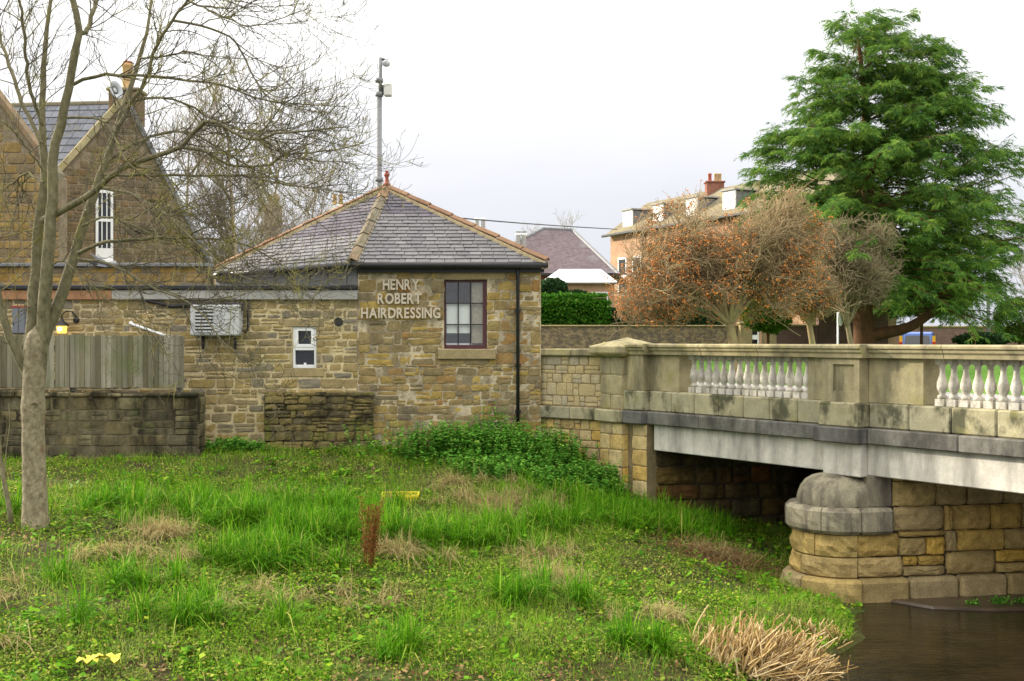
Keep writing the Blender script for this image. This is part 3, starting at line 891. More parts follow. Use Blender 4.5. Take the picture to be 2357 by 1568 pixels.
def arc_block(name, r0, th0, th1, z0, z1, mat, parent, rough=.0, seed=0, n=7, cham=.02, y_ext=0.0):
    """curved block on the nose; th 0 = facing the flank, grows towards the nose tip"""
    rr_ = random.Random(seed)
    fN = Vector((AX.y, -AX.x)); aN = -AX
    def pt(r, th, z):
        q = PC + (fN * math.cos(th) + aN * math.sin(th)) * r
        return Vector((q.x, q.y, z))
    rings = [(r0 - .2, z0), (r0 - cham, z0 + .002), (r0, z0 + cham)]
    kz = 4 if rough else 1
    for k in range(1, kz): rings.append((r0, z0 + cham + (z1 - z0 - 2 * cham) * k / kz))
    rings += [(r0, z1 - cham), (r0 - cham, z1 - .002), (r0 - .2, z1)]
    V = []
    for j in range(n + 1):
        th = th0 + (th1 - th0) * j / n
        for i, (r, z) in enumerate(rings):
            dr = 0
            if rough and 2 < i < len(rings) - 3 and 0 < j < n: dr = rough * (rr_.random() - .2)
            V.append(pt(r + dr, th, z))
    k = len(rings); Fc = []
    for j in range(n):
        for i in range(k - 1): Fc.append((j * k + i, (j + 1) * k + i, (j + 1) * k + i + 1, j * k + i + 1))
        Fc.append((j * k + k - 1, (j + 1) * k + k - 1, (j + 1) * k, j * k))
    Fc.append(tuple(range(k))); Fc.append(tuple(n * k + i for i in range(k - 1, -1, -1)))
    m = MB(); m.add(V, Fc)
    return m.build(name, mat, parent)


PI = math.pi
g = .012
for (z0, z1, r, cuts, rg) in ((-2.96, -2.645, PR + .02, (-.0, .95, 2.0, PI), .06), (-3.24, -2.963, PR + .02, (0, 1.35, 2.3, PI), .055), (-3.9, -3.243, PR + .15, (0, 1.15, 2.2, PI), .08)):
    for i in range(len(cuts) - 1):
        arc_block('stone', r, cuts[i] + g, cuts[i + 1] - g, z0, z1 - .004, M_pier, pier, rg, seed=int(-z0 * 100) + i, cham=.045 if z0 < -3.5 else .014)
for a, b in ((0, .75), (.75, 1.9), (1.9, PI)):
    arc_block('band_stone', PR + .12, a + .008, b - .008, -2.64, -2.285, M_dome, pier, .02, seed=int(a * 10) + 90, cham=.05)
boxpart('band_stone', PFW, .004, .50, -.12, .3, -2.64, -2.285, M_dome, pier, .045)
# dome
m = MB()
prof = [(PR - .045, -2.283), (PR - .04, -2.22), (.545, -2.15), (.51, -2.06), (.445, -1.97), (.35, -1.91), (.23, -1.876), (.10, -1.865), (.0, -1.864)]
fN = Vector((AX.y, -AX.x)); V = []; n = 16; k = len(prof)
thetas = [0] + [PI * j / n for j in range(n + 1)] + [PI]
for j, th in enumerate(thetas):
    ex = AX * (.20 if j in (0, len(thetas) - 1) else 0)
    for (r, z) in prof:
        q = PC + (fN * math.cos(th) - AX * math.sin(th)) * r + ex
        V.append((q.x, q.y, z))
Fc = [(j * k + i, (j + 1) * k + i, (j + 1) * k + i + 1, j * k + i + 1) for j in range(len(thetas) - 1) for i in range(k - 1)]
m.add(V, Fc); m.build('dome', M_dome, pier, 0, True)
boxpart('impost', PFW, .20, .53, .03, .5, -2.282, -1.862, M_dome, pier, .01)
# flank stones
fl = [(.0, .62, -2.96, -2.645), (.62, 1.3, -2.70, -2.62), (.62, 1.02, -2.96, -2.71), (1.02, 1.3, -2.96, -2.71), (0, .68, -3.24, -2.963), (.68, .90, -3.1, -2.963), (.68, 1.3, -3.24, -3.1), (.90, 1.3, -3.1, -2.963)]
fl += cut(rubble(9.0, -3.24, -1.70, (.27, .36), (.45, .85), 34, split=.16, x0=.5), (0, 1.3, -3.24, -2.62)) 
fl = cut(fl, (0, .535, -2.62, -1.6))
lay(PFW, fl, M_pier, pier, .012, (.0, .03), .05, 'rock', .2, y=.012, seed=14)
run(0, 9.5, .75, lambda a, b: boxpart('footing_stone', PFW, a, b, -.14, .2, -3.9, -3.246, M_pier, pier, .05), .012)
# wet stone apron at the foot of the pier
t = NT('wet_apron'); _n = t.noise(3, 6, .7, stretch=(.4, 1.2, 1)); t.bump(_n, .5, .03)
M_apron = t.done(t.ramp(_n, [(.3, (.05, .034, .022)), (.6, (.09, .062, .038)), (.75, (.15, .11, .065))]), .35, .5)
m = MB(); q = [PFW.p(.40, -.12, 0), PFW.p(.75, -.62, 0), PFW.p(1.5, -.86, 0), PFW.p(3.2, -1.0, 0), PFW.p(5.2, -1.1, 0), PFW.p(9, -1.1, 0), PFW.p(9, .1, 0), PFW.p(.45, .1, 0)]
m.prism([Vector((p.x, p.y, -3.8)) for p in q], (0, 0, .285))
kind(m.build('wet_ledge', M_apron, None, .03), 'structure')

# ---------------------------------------------------------------- hut
HY = 21.0
Nn = Vector((-2.835, HY)); Rr = Vector((.533, HY)); Bb = Vector((-2.2, 25.0)); Ll = Vector((-6.3, 24.1))
hut = thing('stone_hut', (-2, 22, -2.0), 'small stone hut with hipped slate roof and raised lettering beside the bridge', 'hut')
FH = Frame(Nn, (1, 0)); HW = Rr.x - Nn.x
def hx(x): return (x - CX) / F * HY - Nn.x
def hz(y): return -(y - CY) / F * HY
EZ = 1.40
win = (hx(1022), hx(1121), hz(803), hz(644))
hole_l = (hx(1003), hx(1160), hz(643), hz(618)); hole_s = (hx(1008), hx(1141), hz(827), hz(804))
# mortar body with a window opening
m = MB()
def wall_with_hole(m, fr, x0, x1, z0, z1, holes, y, reveal=.16):
    xs_ = sorted({x0, x1} | {h[0] for h in holes} | {h[1] for h in holes}); zs_ = sorted({z0, z1} | {h[2] for h in holes} | {h[3] for h in holes})
    for i in range(len(xs_) - 1):
        for j in range(len(zs_) - 1):
            cxm, czm = (xs_[i] + xs_[i + 1]) / 2, (zs_[j] + zs_[j + 1]) / 2
            if any(h[0] < cxm < h[1] and h[2] < czm < h[3] for h in holes): continue
            m.quad(fr.p(xs_[i], y, zs_[j]), fr.p(xs_[i + 1], y, zs_[j]), fr.p(xs_[i + 1], y, zs_[j + 1]), fr.p(xs_[i], y, zs_[j + 1]))
    for (a, b, c, d) in holes:
        for (p, q) in (((a, c), (b, c)), ((b, c), (b, d)), ((b, d), (a, d)), ((a, d), (a, c))):
            m.quad(fr.p(p[0], y, p[1]), fr.p(q[0], y, q[1]), fr.p(q[0], y + reveal, q[1]), fr.p(p[0], y + reveal, p[1]))
wall_with_hole(m, FH, 0, HW, -2.3, EZ, [win], .0, .22)
for a, b in ((Rr, Bb), (Bb, Ll), (Ll, Nn)):
    m.quad((a.x, a.y, -2.3), (b.x, b.y, -2.3), (b.x, b.y, EZ), (a.x, a.y, EZ))
hwall = m.build('wall', M_hut_mortar, hut)
holes = [win, hole_l, hole_s]
rc = rubble(HW, -2.2, -1.2, (.12, .19), (.16, .42), 46, holes, split=.12) + rubble(HW, -1.2, -.45, (.07, .17), (.10, .36), 41, holes, split=.3) + rubble(HW, -.45, EZ, (.14, .27), (.15, .5), 42, holes, split=.38)
lay(FH, rc, M_hut, hwall, .012, (-.009, .014), .032, 'rub', 2.2, seed=43, wob=.008)
# right return seen edge-on from the side
FR = Frame(Rr, Bb - Rr)
lay(FR, rubble((Bb - Rr).length, -1.3, EZ, (.14, .26), (.2, .46), 44), M_hut, hwall, .017, (-.004, .016), .035, 'flat', 1.5, seed=45)
boxpart('lintel', FH, *hole_l[:2], -.012, .14, hole_l[2], hole_l[3], M_dressed, hut, .008)
boxpart('sill', FH, *hole_s[:2], -.07, .2, hole_s[2], hole_s[3], M_dressed, hut, .012)
# window
wnd = MB()
a, b, c, d = win
fw = .055
for (x0, x1, z0, z1) in ((a, a + .03, c, d), (b - fw * 1.5, b, c, d), (a + .03, b - fw * 1.5, c, c + fw * 1.3), (a + .03, b - fw * 1.5, d - fw * .8, d)):
    wnd.box(FH, x0 + .001, x1 - .001, .06, .13, z0 + .001, z1 - .001)
wo = wnd.build('window', M_maroon, hut, .004)
ia, ib, ic, id_ = a + .03, b - fw * 1.5, c + fw * 1.3, d - fw * .8
for i in (1, 2):
    x = ia + (ib - ia) * i / 3; boxpart('glazing_bar', FH, x - .011, x + .011, .075, .115, ic, id_, M_bar, wo, 0)
zr = [ic, ic + (id_ - ic) * .325, ic + (id_ - ic) * .665, id_]
for z in zr[1:3]: boxpart('glazing_bar', FH, ia, ib, .078, .112, z - .01, z + .01, M_bar, wo, 0)
for i in range(3):
    for j in range(3):
        m = MB(); x0 = ia + (ib - ia) * i / 3; x1 = ia + (ib - ia) * (i + 1) / 3
        m.quad(FH.p(x0, .098 + rnd.uniform(-.002, .002), zr[j]), FH.p(x1, .098 + rnd.uniform(-.002, .002), zr[j]), FH.p(x1, .098 + rnd.uniform(-.002, .002), zr[j + 1]), FH.p(x0, .098 + rnd.uniform(-.002, .002), zr[j + 1]))
        m.build('pane', M_glass, wo)
# white panel added behind the panes for their bright reflections, then a lace panel
boxpart('inner_panel', FH, ia + .01, ia + (ib - ia) * .66, .135, .14, zr[1] - .16, zr[2] - .01, M_pane_reflect, wo, 0)
boxpart('inner_panel', FH, ia + (ib - ia) * .70, ib + .02, .15, .155, zr[0], zr[3], plain('lace', (.42, .36, .26), .9, .1, var=.3, scale=30), wo, 0)
boxpart('inner_sill', FH, ia, ib, .15, .40, ic - .03, ic + .03, M_white, wo, 0)
boxpart('room_wall', FH, ia - .5, ib + .5, .9, .95, ic - .6, id_ + .5, plain('room_paint', (.32, .31, .29), .9, .1), wo, 0)

# lettering
def letters(text, x0, x1, y0, y1, parent):
    h = hz(y0) - hz(y1); X0, X1 = hx(x0), hx(x1)
    L = []; x = 0.0
    for ch in text:
        cu = bpy.data.curves.new('letter', 'FONT'); cu.body = ch; cu.extrude = .012; cu.offset = .026; cu.size = 1.0; cu.resolution_u = 3
        o = bpy.data.objects.new('tmp', cu); COL.objects.link(o)
        bpy.context.view_layer.update()
        me = bpy.data.meshes.new_from_object(o.evaluated_get(bpy.context.evaluated_depsgraph_get()))
        bpy.data.objects.remove(o); bpy.data.curves.remove(cu)
        co = np.zeros(len(me.vertices) * 3, dtype=np.float32); me.vertices.foreach_get('co', co); co = co.reshape(-1, 3)
        w = co[:, 0].max() - co[:, 0].min(); co[:, 0] -= co[:, 0].min()
        L.append((me, co, x, w)); x += w + .085
    tot = x - .085; top = max(c[1][:, 1].max() for c in L)
    for me, co, xx, w in L:
        sx = (X1 - X0) / tot
        wx = Nn.x + X0 + (co[:, 0] + xx) * sx; wz = hz(y1) + co[:, 1] / top * h
        wy = HY - .052 - co[:, 2] * 1.0
        V = np.stack([wx, wy, wz], 1)
        me.vertices.foreach_set('co', V.astype(np.float32).ravel()); me.update(); me.name = 'letter'
        ob('letter', me, parent, M_cream)
sign = thing('wall_sign', (Nn.x + hx(920), HY, hz(735)), 'raised cream capital lettering in three lines on the hut wall', 'sign')
letters('HENRY', 882, 966, 643, 667, sign)
letters('ROBERT', 870, 971, 675, 699, sign)
letters('HAIRDRESSING', 832, 1014, 708, 732, sign)

# roof
Ne = Vector((-2.93, 20.84, EZ + .02)); Re = Vector((.64, 20.84, EZ + .02)); Le = Vector((-6.45, 24.15, EZ + .02)); Be = Vector((-2.35, 25.5, EZ + .02)); Ap = Vector((-2.52, 22.9, 3.06))
m = MB()
for a, b in ((Ne, Re), (Re, Be), (Be, Le), (Le, Ne)): m.add([a, b, Ap], [(0, 1, 2)])
m.add([Ne, Re, Be, Le], [(3, 2, 1, 0)])
roof = m.build('roof', M_slate_i, hut)


def slates(a, b, c, rows, sw, parent, mat, seed, keep=10 ** 9, name='slate', thick=.010, lift=.012, jit=.006):
    """lapped slates on triangle/quad: eave a->b, apex c (tuple for ridge c0,c1)"""
    r = random.Random(seed); a, b = Vector(a), Vector(b)
    c0, c1 = (Vector(c[0]), Vector(c[1])) if isinstance(c, tuple) else (Vector(c), Vector(c))
    nrm = (b - a).cross(c0 - a).normalized()
    if nrm.z < 0: nrm = -nrm
    items = []
    for k in range(rows):
        t0, t1 = k / rows, min(1.0, (k + 1.35) / rows)
        l0, r0 = a.lerp(c0, t0), b.lerp(c1, t0); l1, r1 = a.lerp(c0, t1), b.lerp(c1, t1)
        w = (r0 - l0).length; n = max(1, round(w / sw)); off = (k % 2) * .5
        cuts_ = [0.0] + [min(1, max(0, (i + off + r.uniform(-.12, .12)) / n)) for i in range(1 - (k % 2), n + 1)] + [1.0]
        cuts_ = sorted(set(cuts_)); cuts_ = [cuts_[0]] + [x for i, x in enumerate(cuts_[1:-1]) if .25 / n < x < 1 - .25 / n] + [1.0]
        for i in range(len(cuts_) - 1):
            f0, f1 = cuts_[i] + .006 / w, cuts_[i + 1] - .006 / w
            if f1 <= f0: continue
            d = r.uniform(-jit, jit) * (b - a).normalized().cross(nrm)
            u0 = nrm * (lift + thick + r.uniform(0, .007)); u1 = nrm * .004
            p = [l0.lerp(r0, f0) + u0 + d, l0.lerp(r0, f1) + u0 + d]
            # upper edge keeps the same world position across the row
            uu = (r0 - l0).normalized()
            def top(q):
                s = (q - l0).dot(uu); e0 = (l1 - l0).dot(uu); e1 = (r1 - l0).dot(uu)
                s = min(max(s, e0), e1); fr_ = (s - e0) / max(1e-6, e1 - e0)
                return l1.lerp(r1, fr_)
            q0, q1 = top(p[0]) + u1, top(p[1]) + u1
            th = nrm * -thick
            items.append([p[0], p[1], q1, q0, p[0] + th, p[1] + th, q1 + th, q0 + th])
    fc = [(0, 1, 2, 3), (7, 6, 5, 4), (4, 5, 1, 0), (5, 6, 2, 1), (7, 4, 0, 3)]
    for it in items[:keep]:
        m = MB(); m.add(it, fc); m.build(name, mat, parent)
    if len(items) > keep:
        m = MB()
        for it in items[keep:]: m.add(it, fc)
        kind(m.build('slates', M_slate_i, parent), 'stuff')


slates(Ne, Re, Ap, 22, .24, roof, M_slate, 51, 150)
slates(Le, Ne, Ap, 22, .24, roof, M_slate, 52, 145)
# hip tiles
def hips(a, b, n, mat, wid, seed, up=.02):
    r = random.Random(seed); a, b = Vector(a), Vector(b); ax = (b - a).normalized()
    side = ax.cross(Vector((0, 0, 1))).normalized(); upv = side.cross(ax).normalized()
    if upv.z < 0: upv = -upv
    for i in range(n):
        p0 = a.lerp(b, i / n) + ax * .008; p1 = a.lerp(b, (i + 1) / n) - ax * .008
        h0, h1 = .085 + up + r.uniform(0, .012), .075 + up
        drop = .62 * wid
        A = [p0 + upv * h0, p0 + side * wid + upv * (h0 - drop), p0 + side * (wid - .01) + upv * (h0 - drop - .025), p0 + upv * (h0 - .03), p0 - side * (wid - .01) + upv * (h0 - drop - .025), p0 - side * wid + upv * (h0 - drop)]
        Bv = [q - p0 + p1 + upv * (h1 - h0) for q in A]
        m = MB(); m.add(A + Bv, [(5, 4, 3, 2, 1, 0), (6, 7, 8, 9, 10, 11)] + [(j, (j + 1) % 6, 6 + (j + 1) % 6, 6 + j) for j in range(6)])
        m.build('hip_tile', mat, roof, .004)
    m = MB()   # lime bedding below
    dz = .62 * wid
    for s in (-1, 1):
        q = [side * s * (wid + .008) + upv * (.045 + up - dz), side * s * (wid - .05) + upv * (.06 + up - dz), side * s * (wid - .05) - upv * .12, side * s * (wid + .008) - upv * .12]
        m.prism([a + v for v in q], b - a)
    m.build('bedding', M_bedding, roof)
hips(Ne, Ap, 6, M_hip, .10, 61); hips(Re, Ap, 7, M_hip_red, .085, 62); hips(Le, Ap, 9, M_hip_red, .085, 63); hips(Be, Ap, 5, M_hip_red, .10, 64)
m = MB(); c = Ap
m.lathe((c.x, c.y, c.z + .05), [(.09, 0), (.07, .05), (.04, .075), (.046, .11), (.04, .13), (.036, .18), (.055, .20), (.062, .225), (.052, .25), (.03, .262), (.038, .275), (.034, .30), (.015, .315)], 14)
m.build('finial', M_terracotta, hut, 0, True)
# gutter and pipes
def gutter(a, b, z, parent, r=.055):
    m = MB(); a, b = Vector(a), Vector(b); m.tube([a + Vector((0, 0, z)), b + Vector((0, 0, z))], r, 10)
    m.build('gutter', M_black, parent, 0, True)
gutter((-2.90, 20.80, 0), (.66, 20.80, 0), EZ - .02, hut)
gutter((-6.45, 24.08, 0), (-2.95, 20.80, 0), EZ - .025, hut)
boxpart('fascia', FH, -.02, HW + .06, -.075, -.03, EZ - .15, EZ + .01, M_black, hut, 0)
m = MB(); m.tube([FH.p(hx(1192), -.12, EZ - .05), FH.p(hx(1192), -.07, EZ - .2), FH.p(hx(1192), -.07, -1.7)], .033, 10)
m.build('drainpipe', M_black, hut, 0, True)
for z in (.55, -.45, -1.3): boxpart('pipe_clip', FH, hx(1192) - .055, hx(1192) + .055, -.09, .01, z - .02, z + .02, M_black, hut, 0)
# lead-clad left wall above the annex roof
FLc = Frame(Ll, Nn - Ll)
lc = boxpart('lead_cladding', FLc, .1, (Nn - Ll).length - .02, -.03, -.006, .9, EZ - .01, M_lead, hut, 0)
for i in range(8):
    x = .5 + i * .55; boxpart('lead_roll', FLc, x - .012, x + .012, -.05, -.031, .9, EZ - .02, M_lead, lc, 0)

# ---------------------------------------------------------------- annex
annex = thing('flat_roofed_annex', (-6, 22, -2.0), 'long low stone annex with flat roof joined to the left of the hut', 'annex')
AY = 21.03
FA = Frame((-12.5, AY), (1, 0)); AW = 12.5 + Nn.x
def axx(x): return (x - CX) / F * AY + 12.5
def azz(y): return -(y - CY) / F * AY
AT = azz(690)
wwin = (axx(673), axx(728), azz(848), azz(752))
al = (axx(655), axx(746), azz(752), azz(735)); as_ = (axx(652), axx(746), azz(867), azz(848))
vent = (axx(770), axx(789), azz(751), azz(731))
m = MB(); wall_with_hole(m, FA, 0, AW, -2.3, AT, [wwin], .0, .15)
m.box(FA, 0, AW - .01, .3, .4, -2.3, AT)
awall = m.build('wall', M_annex_mortar, annex)
meter_hole = (axx(30), axx(60), azz(768), azz(708))
rc = rubble(AW, -2.2, -1.0, (.11, .2), (.2, .5), 71, [wwin, al, as_, vent], split=.2) + rubble(AW, -1.0, AT, (.10, .19), (.16, .44), 72, [wwin, al, as_, vent, meter_hole], split=.3)
rc = [q for q in rc if q[1] > 2.6]
lay(FA, rc, M_annex, awall, .026, (-.004, .014), .03, 'rub', 2.0, seed=73, wob=.008)
boxpart('lintel', FA, al[0], al[1], -.012, .12, al[2], al[3], M_dressed, annex, .006)
boxpart('sill', FA, as_[0], as_[1], -.02, .15, as_[2], as_[3], M_dressed, annex, .006)
# white casement
a, b, c, d = wwin
zm = c + (d - c) * .47
wf = boxpart('window', FA, a + .002, b - .002, .12, .125, c + .002, d - .002, M_glass_dark, annex, 0)
m = MB()
for (x0, x1, z0, z1) in ((a, a + .045, c, d), (b - .045, b, c, d), (a + .045, b - .045, c, c + .065), (a + .045, b - .045, d - .04, d), (a + .045, b - .045, zm - .03, zm + .03)):
    m.box(FA, x0 + .001, x1 - .001, .03, .115, z0 + .001, z1 - .001)
m.build('frame', M_upvc, wf, .004)
m = MB()
for (x0, x1, z0, z1) in ((a + .046, a + .10, zm + .031, d - .041), (b - .10, b - .046, zm + .031, d - .041), (a + .10, b - .10, zm + .031, zm + .085), (a + .10, b - .10, d - .08, d - .041)):
    m.box(FA, x0, x1, .02, .10, z0, z1)
m.build('sash', M_upvc, wf, .004)
boxpart('inner_item', FA, a + .19, a + .235, .116, .119, c + .066, c + .10, M_white, wf, 0)
# vent
m = MB(); vc = FA.p((vent[0] + vent[1]) / 2, 0, (vent[2] + vent[3]) / 2)
ring = [(vc + Vector((math.cos(t_) * .085, -.02, math.sin(t_) * .085)), vc + Vector((math.cos(t_) * .066, -.02, math.sin(t_) * .066)), vc + Vector((math.cos(t_) * .064, .12, math.sin(t_) * .064)), vc + Vector((math.cos(t_) * .085, .05, math.sin(t_) * .085))) for t_ in [2 * PI * i / 16 for i in range(16)]]
for i in range(16):
    r0_, r1_ = ring[i], ring[(i + 1) % 16]
    for k in range(3): m.quad(r0_[k], r0_[k + 1], r1_[k + 1], r1_[k])
m.add([r_[1] + Vector((0, .012, 0)) for r_ in ring], [tuple(range(16))])  # black disc stands for the shade inside the open vent tube
m.build('vent', M_black, annex, 0, True)
# fascia, gutter, roof
def fas(x0, x1, mat): boxpart('fascia', FA, axx(x0), axx(x1), -.09, .3, AT, azz(668), mat, annex, .006)
fas(-320, 260, M_fascia); fas(260.5, 824, M_lead_pale)
boxpart('flat_roof', FA, 0, AW - .003, -.13, 1.5, azz(668) + .001, azz(656), M_black, annex, .02)
m = MB(); m.poly([(-12.5, 22.5, azz(655)), (-4.4, 22.5, azz(655)), (-6.3, 25, azz(655)), (-12.5, 25, azz(655))]); m.build('lead_roof', M_lead, annex)
# projecting mossy base below the casement
FBp = Frame((P(608, 0, 20.88).x, 20.88), (1, 0)); bw = P(858, 0, 20.88).x - P(608, 0, 20.88).x
bp = boxpart('base_wall', FBp, 0, bw, .02, .115, -2.3, -1.0, M_low_mortar, annex, 0)
lay(FBp, rubble(bw, -2.25, -.94, (.09, .18), (.16, .42), 75, split=.25), M_base, bp, .012, (-.01, .02), .06, 'rub', 2.5, seed=76, wob=.012)

# ---------------------------------------------------------------- garden wall and fence
lw = thing('garden_wall', (-8, 19.85, -2.1), 'low dark stained stone wall below the board fence', 'wall')
LY = 19.75
LX1 = P(457, 0, LY).x
FL = Frame((-12.5, LY), (1, 0)); LW = LX1 + 12.5
def lz(y): return -(y - CY) / F * LY
lm = boxpart('wall', FL, 0, LW - .012, .02, .45, -2.5, lz(905), M_low_mortar, lw, 0)
rc = [q for q in rubble(LW, -2.4, lz(915), (.16, .27), (.34, .85), 81, split=.2) if q[1] > 3.0]
lay(FL, rc, M_low, lm, .010, (-.004, .012), .04, 'flat', .6, seed=82, y=.02, wob=.004)
FLe = Frame((LX1, LY), (0, 1))
lay(FLe, rubble(.45, -2.4, lz(915), (.15, .25), (.2, .4), 83), M_low, lm, .014, (.0, .012), .03, 'flat', .5, seed=84, y=.0)
x = 3.0; r_ = random.Random(5)
while x < LW - .1:
    w = min(r_.uniform(.2, .5), LW - x)
    boxpart('coping_stone', FL, x + .008, x + w - .006, -.015 - r_.uniform(0, .03), .42, lz(915) + .001, lz(915) + r_.uniform(.06, .13), M_low, lw, .025); x += w
fence = thing('board_fence', (-9, LY + .2, lz(897)), 'weathered grey vertical board fence on top of the stained wall', 'fence')
fx = P(424, 0, LY + .18).x; FY = LY + .18; r_ = random.Random(9)
x = fx
while x > -11:
    w = r_.uniform(.088, .10)
    m = MB(); y0 = FY + r_.uniform(-.012, .012) - (.014 if r_.random() < .4 else 0)
    m.box(WF, x - w + .008, x, y0, y0 + .02, lz(893) - r_.uniform(0, .012), -(772 - CY) / F * FY + r_.uniform(-.012, .014)); o = m.build('board', M_board, fence, .003); x -= w - .002
for z in (lz(880), lz(800)): boxpart('rail', WF, -11, fx - .03, FY + .045, FY + .10, z - .04, z + .04, M_board, fence, .004)
for x in (fx - .12, fx - 2.0, fx - 3.9): boxpart('post', WF, x - .05, x + .05, FY + .101, FY + .2, lz(905), lz(780), M_board, fence, .004)

# ---------------------------------------------------------------- things on the annex wall
ac = thing('air_conditioner', FA.p(axx(505), 0, azz(775)), 'grey louvred air conditioning unit bracketed to the annex wall', 'air conditioner')
x0, x1, z0, z1 = axx(450), axx(561), azz(773), azz(703)
body = boxpart('casing', FA, x0, x1, -.36, -.06, z0, z1, M_acgrey, ac, .02)
lx0, lx1 = axx(462), axx(502)
boxpart('grille_recess', FA, lx0, lx1, -.362, -.358, z0 + .06, z1 - .04, M_iron, body, 0)
for i in range(8):
    z = z0 + .075 + (z1 - z0 - .13) * i / 7
    boxpart('louvre', FA, lx0 - .01, lx1 + .01, -.385, -.361, z - .017, z + .015, M_acgrey, body, .003)
for x in (x0 + .15, x1 - .15):
    m = MB(); m.box(FA, x - .02, x + .02, -.36, -.02, z0 - .035, z0 - .004); m.box(FA, x - .021, x + .021, -.055, -.016, z0 - .25, z0 - .003); m.build('bracket', M_iron, ac)
m = MB(); m.tube([FA.p(x1 + .02, -.2, z1 - .1), FA.p(x1 + .05, -.15, z1 + .02), FA.p(x0 + .3, -.1, z1 + .045), FA.p(axx(400), -.06, azz(706)), FA.p(axx(330), -.05, azz(689))], .035, 8)
m.build('insulated_pipe', M_iron, ac, 0, True)
m = MB(); m.tube([FA.p(x1 + .03, -.2, z0 + .1), FA.p(axx(568), -.12, azz(765)), FA.p(axx(573), -.06, azz(755)), FA.p(axx(573), -.05, azz(690))], .022, 8)
m.build('drain_hose', M_iron, ac, 0, True)

lan = thing('wall_lantern', FA.p(axx(155), 0, azz(765)), 'lit black lantern glowing yellow on a curled wall bracket', 'lantern')
c = FA.p(axx(153), -.22, azz(768))
m = MB(); m.lathe(c, [(.075, .0), (.085, .02), (.095, .13), (.09, .14)], 12)
t = NT('lamp_glass'); t.bsdf.inputs['Emission Color'].default_value = (1.0, .62, .12, 1); t.bsdf.inputs['Emission Strength'].default_value = 1.0
M_lamp = t.done((.8, .5, .1), .3, .4)
m.build('lamp_glass', M_lamp, lan, 0, True)
t = NT('bulb'); t.bsdf.inputs['Emission Color'].default_value = (1, .93, .7, 1); t.bsdf.inputs['Emission Strength'].default_value = 9.0
m = MB(); m.lathe(c + Vector((0, -.10, .05)), [(.01, 0), (.03, .015), (.035, .035), (.02, .06)], 10); m.build('bulb', t.done((1, 1, 1)), lan, 0, True)
m = MB(); m.lathe(c + Vector((0, 0, .141)), [(.135, 0), (.13, .012), (.06, .075), (.03, .1), (.03, .13)], 14); m.build('shade', M_iron, lan, 0, True)
m = MB(); m.tube([c + Vector((0, 0, .27)), c + Vector((.0, .0, .34)), c + Vector((.06, .04, .41)), c + Vector((.14, .12, .40)), c + Vector((.19, .18, .32)), c + Vector((.19, .215, .24))], .013, 8); m.build('bracket', M_iron, lan, 0, True)
m = MB(); m.lathe((0, 0, 0), [(.06, 0), (.06, .02), (.03, .03)], 12)
me = m.mesh('wall_plate'); o = ob('wall_plate', me, lan, M_iron, loc=c + Vector((.19, .205, .25))); o.rotation_euler = (math.radians(90), 0, 0)

mb_ = thing('meter_box', FA.p(axx(45), 0, azz(768)), 'grey utility box set in the wall left of the lantern', 'utility box')
dr = boxpart('door', FA, axx(31), axx(59), -.045, -.02, azz(767), azz(711), M_greybox, mb_, .006)
boxpart('casing', FA, axx(29), axx(61), -.019, .06, azz(769), azz(709), M_greybox, mb_, .004)
boxpart('handle', FA, axx(33), axx(34.5), -.06, -.046, azz(748), azz(742), M_iron, dr, 0)
boxpart('lintel', FA, axx(28), axx(62), -.03, .05, azz(708.6), azz(704), M_terracotta, mb_, 0)
pp = thing('waste_pipe', FA.p(axx(340), -.05, azz(775)), 'white plastic pipe sloping down the annex wall to the fence', 'pipe')
m = MB(); m.tube([FA.p(axx(303), -.03, azz(744)), FA.p(axx(306), -.07, azz(746)), FA.p(axx(384), -.07, azz(773)), FA.p(axx(400), -.07, azz(779))], .024, 10); m.build('pipe', M_upvc, pp, 0, True)
m = MB(); m.tube([FA.p(axx(303), -.01, azz(744)), FA.p(axx(303), -.055, azz(744))], .036, 12); m.build('elbow', M_upvc, pp, 0, True)

# ---------------------------------------------------------------- strip wall and houses behind
def on_plane(x, y, p0, u):
    nx_, ny_ = u[1], -u[0]; tx = (x - CX) / F; tz = -(y - CY) / F
    k = (nx_ * p0[0] + ny_ * p0[1]) / (nx_ * tx + ny_)
    return Vector((tx * k, k, tz * k))
rw = thing('stone_wall', (-9, 23.4, 1.0), 'strip of ochre stone wall with dark capping above the flat roof', 'wall')
FRw = Frame((-12.5, 23.4), (1, 0)); rwl = P(478, 0, 23.4).x + 12.5
rz = lambda y: -(y - CY) / F * 23.4
m = MB(); m.box(FRw, 0, rwl, .02, .4, UPPER, rz(614)); rwm = m.build('wall', M_house_mortar, rw)
lay(FRw, [q for q in rubble(rwl, .95, rz(614), (.12, .18), (.2, .4), 91) if q[1] > 1.2], stone_mat('ochre_stone', [(.26, .17, .06), (.20, .15, .08), (.30, .20, .07), (.16, .13, .085)], stain=(.10, .10, .04), off=91), rwm, .014, (0, .014), .03, 'flat', 1, y=.02, seed=92)
x = 1.0
while x < rwl:
    boxpart('coping_slab', FRw, x + .005, min(x + .7, rwl) - .004, -.09, .5, rz(614) + .001, rz(606), M_lead, rw, .01); x += .7

